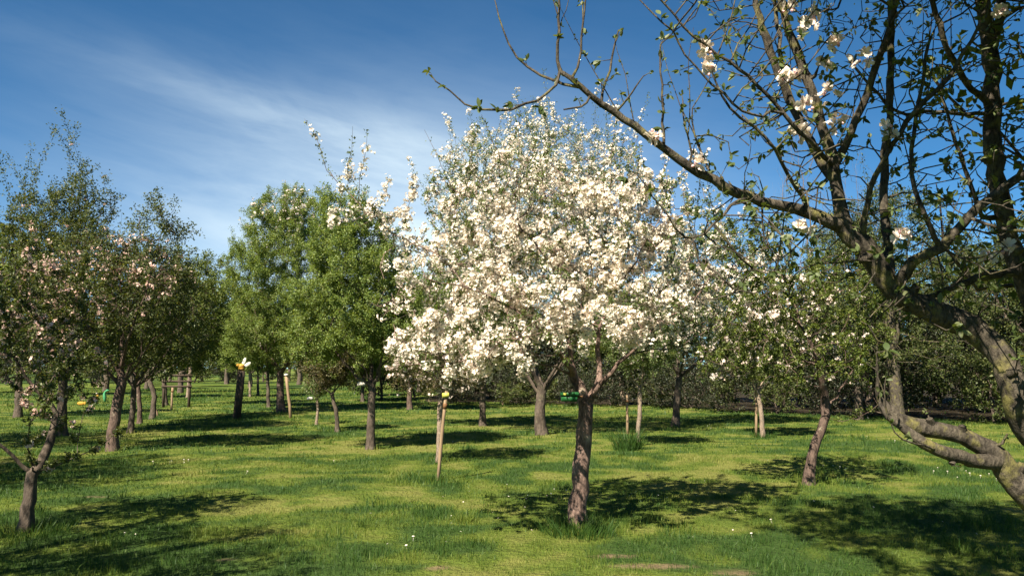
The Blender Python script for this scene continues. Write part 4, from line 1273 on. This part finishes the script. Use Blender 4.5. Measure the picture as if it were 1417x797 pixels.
sr, stop, sb, sr_ = stake(605, 664, 618, 541, 8, 'leaning pale stake with a yellow tag near its top')
stake(868, 600, 868, 546, 6, 'short upright stake beside the slim young tree and the tall grass clump')
stake(1046, 602, 1047, 530, 6, 'thin upright stake left of the slim tree by the dark hedge')
stake(696, 560, 695, 535, 6, 'short far stake below the white blossom left of the hazy tree')
stake(403, 579, 396, 520, 7, 'leaning bare stake with a pale cap in front of the tall pale green tree', knob=True)
stake(237, 567, 239, 536, 5, 'thin pale stake at the left end of the slatted wooden frame')
stake(219, 575, 213, 560, 4, 'small leaning prop stick in the left row')

# yellow tag on the leaning stake
c = sb + stop * 0.955 + np.array([-0.005, -sr_ - 0.012, 0])
k_ = sb[1] / F_PX
o = link('tag', build_mesh('tag', *box(0, 0, 0, 9.5 * k_, 0.012, 6.5 * k_, ry(-0.08)), YEL_T), None, c)
tag(o, 'bright yellow plastic tag near the top of the leaning stake', 'tag')

# green two-tier holder at the fork of the large tree
c = at(788, 549, 7.75)
root = empty('nest_box', c, 'small green box with a pale round spot at the large white tree fork', 'box')
k_ = 7.75 / F_PX
link('lid', build_mesh('lid', *box(0, 0, 4.0 * k_, 25 * k_, 13 * k_, 5 * k_), GREEN), root)
link('body', build_mesh('body', *box(-0.5 * k_, 0, -2.4 * k_, 22 * k_, 11 * k_, 7 * k_), GREEN), root)
link('spot', build_mesh('spot', *ellipsoid((-6.5 * k_, -6.5 * k_, 4.4 * k_), (2.6 * k_, 0.6 * k_, 2.2 * k_)), YEL_T), root)
link('bracket', build_mesh('bracket', *box(14.5 * k_, 2 * k_, 0, 7 * k_, 3 * k_, 3 * k_), BROWN), root)

# dark post with a carved bee on top
b_ = ground(327, 579)
d_ = b_[1]
k_ = d_ / F_PX
top = at(334, 513, d_) - b_
root = empty('timber_post', b_, 'thick dark timber post that carries the yellow wooden bee', 'post')
link('shaft', build_mesh('shaft', *tube([(0, 0, -0.2), top * 0.5 + (0.01, 0, 0), top], [5.4 * k_, 5.2 * k_, 5.0 * k_], 12), WOOD_D), root)
bee = empty('bee_figure', b_ + top, 'painted yellow wooden bee with two white wings on top of the dark post', 'ornament')
link('body', build_mesh('body', *ellipsoid((0, 0, 4.5 * k_), (4.6 * k_, 3.6 * k_, 5.6 * k_), twist=ry(-0.25)), YEL), bee)
link('head', build_mesh('head', *ellipsoid((-4.2 * k_, -1.2 * k_, 7.2 * k_), (2.8 * k_, 2.5 * k_, 2.6 * k_)), YEL), bee)
link('stripe', build_mesh('stripe', *ellipsoid((0.2 * k_, -0.2 * k_, 5.8 * k_), (4.9 * k_, 3.9 * k_, 1.0 * k_), twist=ry(-0.25)), BROWN), bee)
link('stripe', build_mesh('stripe', *ellipsoid((0.0, -0.2 * k_, 2.0 * k_), (4.7 * k_, 3.7 * k_, 0.8 * k_), twist=ry(-0.25)), BROWN), bee)
link('wing', build_mesh('wing', *ellipsoid((3.0 * k_, 0.6 * k_, 12.5 * k_), (2.3 * k_, 0.5 * k_, 6.0 * k_), twist=ry(0.35)), WING), bee)
link('wing', build_mesh('wing', *ellipsoid((7.6 * k_, 0.9 * k_, 8.6 * k_), (2.4 * k_, 0.5 * k_, 5.6 * k_), twist=ry(1.0)), WING), bee)
link('antenna', build_mesh('antenna', *tube([(-5 * k_, -1 * k_, 9 * k_), (-6.5 * k_, -1 * k_, 11 * k_)], [0.4 * k_, 0.3 * k_], 5), BROWN), bee)

# painted ornaments hanging in the left row
def hanger(root, z, h):
    link('cord', build_mesh('cord', *tube([(0, 0, z), (0.01, 0, z + h)], [0.004, 0.004], 4), BROWN), root)


d_ = 22.0
k_ = d_ / F_PX * 0.85
o = empty('ornament', at(112, 558, d_), 'yellow fish-shaped ornament hanging low beside the white ring', 'ornament', 'painted ornaments hanging in the left row')
link('body', build_mesh('body', *ellipsoid((0, 0, 0), (6.2 * k_, 1.5 * k_, 3.2 * k_)), YEL), o)
link('tail', build_mesh('tail', *ellipsoid((6.2 * k_, 0, 0.3 * k_), (1.8 * k_, 0.8 * k_, 2.9 * k_), 10, 7), YEL), o)
hanger(o, 3 * k_, 0.55)
o = empty('ornament', at(126, 559, d_), 'white open ring hanging between the two yellow ornaments', 'ornament', 'painted ornaments hanging in the left row')
th = np.linspace(-2.7, 2.5, 18)
link('ring', build_mesh('ring', *tube([(3.3 * k_ * cos(a_), 0, 2.9 * k_ * sin(a_)) for a_ in th], [0.95 * k_] * 18, 7), WHITE), o)
hanger(o, 3.4 * k_, 0.6)
o = empty('ornament', at(134, 551, d_), 'upright yellow and brown ornament in two halves beside the green one', 'ornament', 'painted ornaments hanging in the left row')
link('upper_body', build_mesh('upper_body', *ellipsoid((0, 0, 2.6 * k_), (2.8 * k_, 1.5 * k_, 3.8 * k_), twist=ry(0.35)), YEL), o)
link('band', build_mesh('band', *ellipsoid((0, 0, -1.6 * k_), (2.5 * k_, 1.4 * k_, 1.0 * k_)), BROWN), o)
link('lower_body', build_mesh('lower_body', *ellipsoid((0.3 * k_, 0, -4.0 * k_), (2.0 * k_, 1.3 * k_, 3.0 * k_), twist=ry(-0.3)), YEL), o)
link('crest', build_mesh('crest', *ellipsoid((-0.6 * k_, 0, 8.0 * k_), (2.3 * k_, 0.8 * k_, 1.0 * k_)), WHITE), o)
hanger(o, 8.5 * k_, 0.4)
o = empty('ornament', at(145, 549, d_), 'long green leaf-shaped ornament with a bent tip next to the lit leaning trunk', 'ornament', 'painted ornaments hanging in the left row')
pts = [(0.6, 0, -9.0), (0.3, 0, -5), (0, 0, 0), (-0.6, 0, 5), (0.5, 0, 8.4), (3.5, 0, 10.2), (7.0, 0, 10.4)]
link('blade', build_mesh('blade', *tube([np.array(q_) * k_ for q_ in pts], np.array([0.3, 1.9, 2.8, 2.2, 1.5, 2.0, 0.5]) * k_, 8), GREEN_P), o)
hanger(o, 9.5 * k_, 0.35)

# slatted frame between the trunks of the left row
b_ = ground(244, 563)
k_ = b_[1] / F_PX
root = empty('slatted_frame', b_, 'dark wooden frame of level slats standing between stems of the left row', 'frame')
for sx_ in (-18, 17):
    link('post', build_mesh('post', *tube([(sx_ * k_, 0, -0.2), (sx_ * k_, 0, 46 * k_)], [1.9 * k_, 1.8 * k_], 8), WOOD_D), root)
for z_, h_ in ((43, 3.2), (35, 2.6), (28, 2.6)):
    link('slat', build_mesh('slat', *box(0, -0.05, z_ * k_, 42 * k_, 0.05, h_ * k_), WOOD_D), root)

# small white things
def small(name, px, py, d_, w_, h_, label, cat, mat):
    k_ = d_ / F_PX
    r_ = empty(name, at(px, py, d_), label, cat)
    link('panel', build_mesh('panel', *box(0, 0, 0, w_ * k_, 0.05, h_ * k_), mat), r_)
    link('edge', build_mesh('edge', *box(0, 0.0, h_ * 0.5 * k_ + 0.012, (w_ + 1) * k_, 0.09, 0.024), WOOD_D), r_)


small('board', 500, 531, ground(502, 556)[1] - 0.3, 11, 6, 'small white board fixed to a thin far trunk left of the dark vase-shaped tree', 'board', WHITE)
small('board', 228, 514, ground(229, 560)[1] - 0.4, 7, 5, 'small whitish board up in the left row above the slatted frame', 'board', WHITE)
b_ = ground(429, 553)
k_ = b_[1] / F_PX
o = link('stone', build_mesh('stone', *ellipsoid((0, 0, 1.5 * k_), (4.5 * k_, 3 * k_, 2.8 * k_), 10, 7), WHITE), None, b_)
tag(o, 'pale white stone lying in the far grass behind the smallest young tree', 'stone')

# daisies
dv, df = join([tube([(0, 0, 0), (0.003, 0, 0.035)], [0.0012, 0.001], 4), ellipsoid((0.003, 0, 0.037), (0.010, 0.010, 0.004), 9, 5)])
DAISY = build_mesh('daisy', dv, df, PETAL['white'])
for (px_, py_, n_, sp) in ((1180, 652, 5, 0.25), (1320, 658, 4, 0.25), (1378, 662, 3, 0.2), (1025, 582, 6, 0.4), (975, 590, 3, 0.4), (1290, 650, 2, 0.3), (1185, 706, 1, 0.1), (252, 640, 6, 0.15), (636, 615, 1, 0.1), (160, 737, 2, 0.2), (590, 745, 2, 0.4), (1050, 720, 2, 0.4), (420, 640, 2, 0.5), (700, 690, 2, 0.5), (1250, 610, 3, 0.6)):
    c = ground(px_, py_)
    for q in range(n_):
        x_, y_ = c[0] + rng.normal(0, sp), c[1] + rng.normal(0, sp)
        o = link('daisy', DAISY, None, (x_, y_, float(height(np.array([x_]), np.array([y_]))[0])))
        o.rotation_euler = (rng.normal(0, 0.2), rng.normal(0, 0.2), rng.uniform(0, 6))
        o.scale = (rng.uniform(0.9, 1.5),) * 3
        tag(o, 'tiny white daisy in the meadow grass', 'daisy', 'daisies scattered in the meadow')

# fallen petals under the blossom
n_ = 45
c = ground(760, 700)
x_, y_ = c[0] + rng.normal(0, 1.5, n_), c[1] + rng.normal(0, 1.3, n_)
a_ = rng.uniform(0, 6.28, n_)
q_ = np.stack([x_, y_, height(x_, y_) + rng.uniform(0.015, 0.045, n_)], 1)
e1 = np.stack([np.cos(a_), np.sin(a_), rng.normal(0, 0.3, n_)], 1) * 0.011
e2 = np.stack([-np.sin(a_), np.cos(a_), rng.normal(0, 0.3, n_)], 1) * 0.008
V = np.stack([q_ - e1, q_ - e1 * 0.1 + e2 + [0, 0, 0.003], q_ + e1, q_ - e1 * 0.1 - e2 + [0, 0, 0.003]], 1).reshape(-1, 3)
o = link('petals', build_mesh('petals', V, [np.arange(n_ * 4).reshape(n_, 4)], PETAL['white']))
tag(o, 'fallen white petals scattered in the grass under the blossom', None, None, 'stuff')
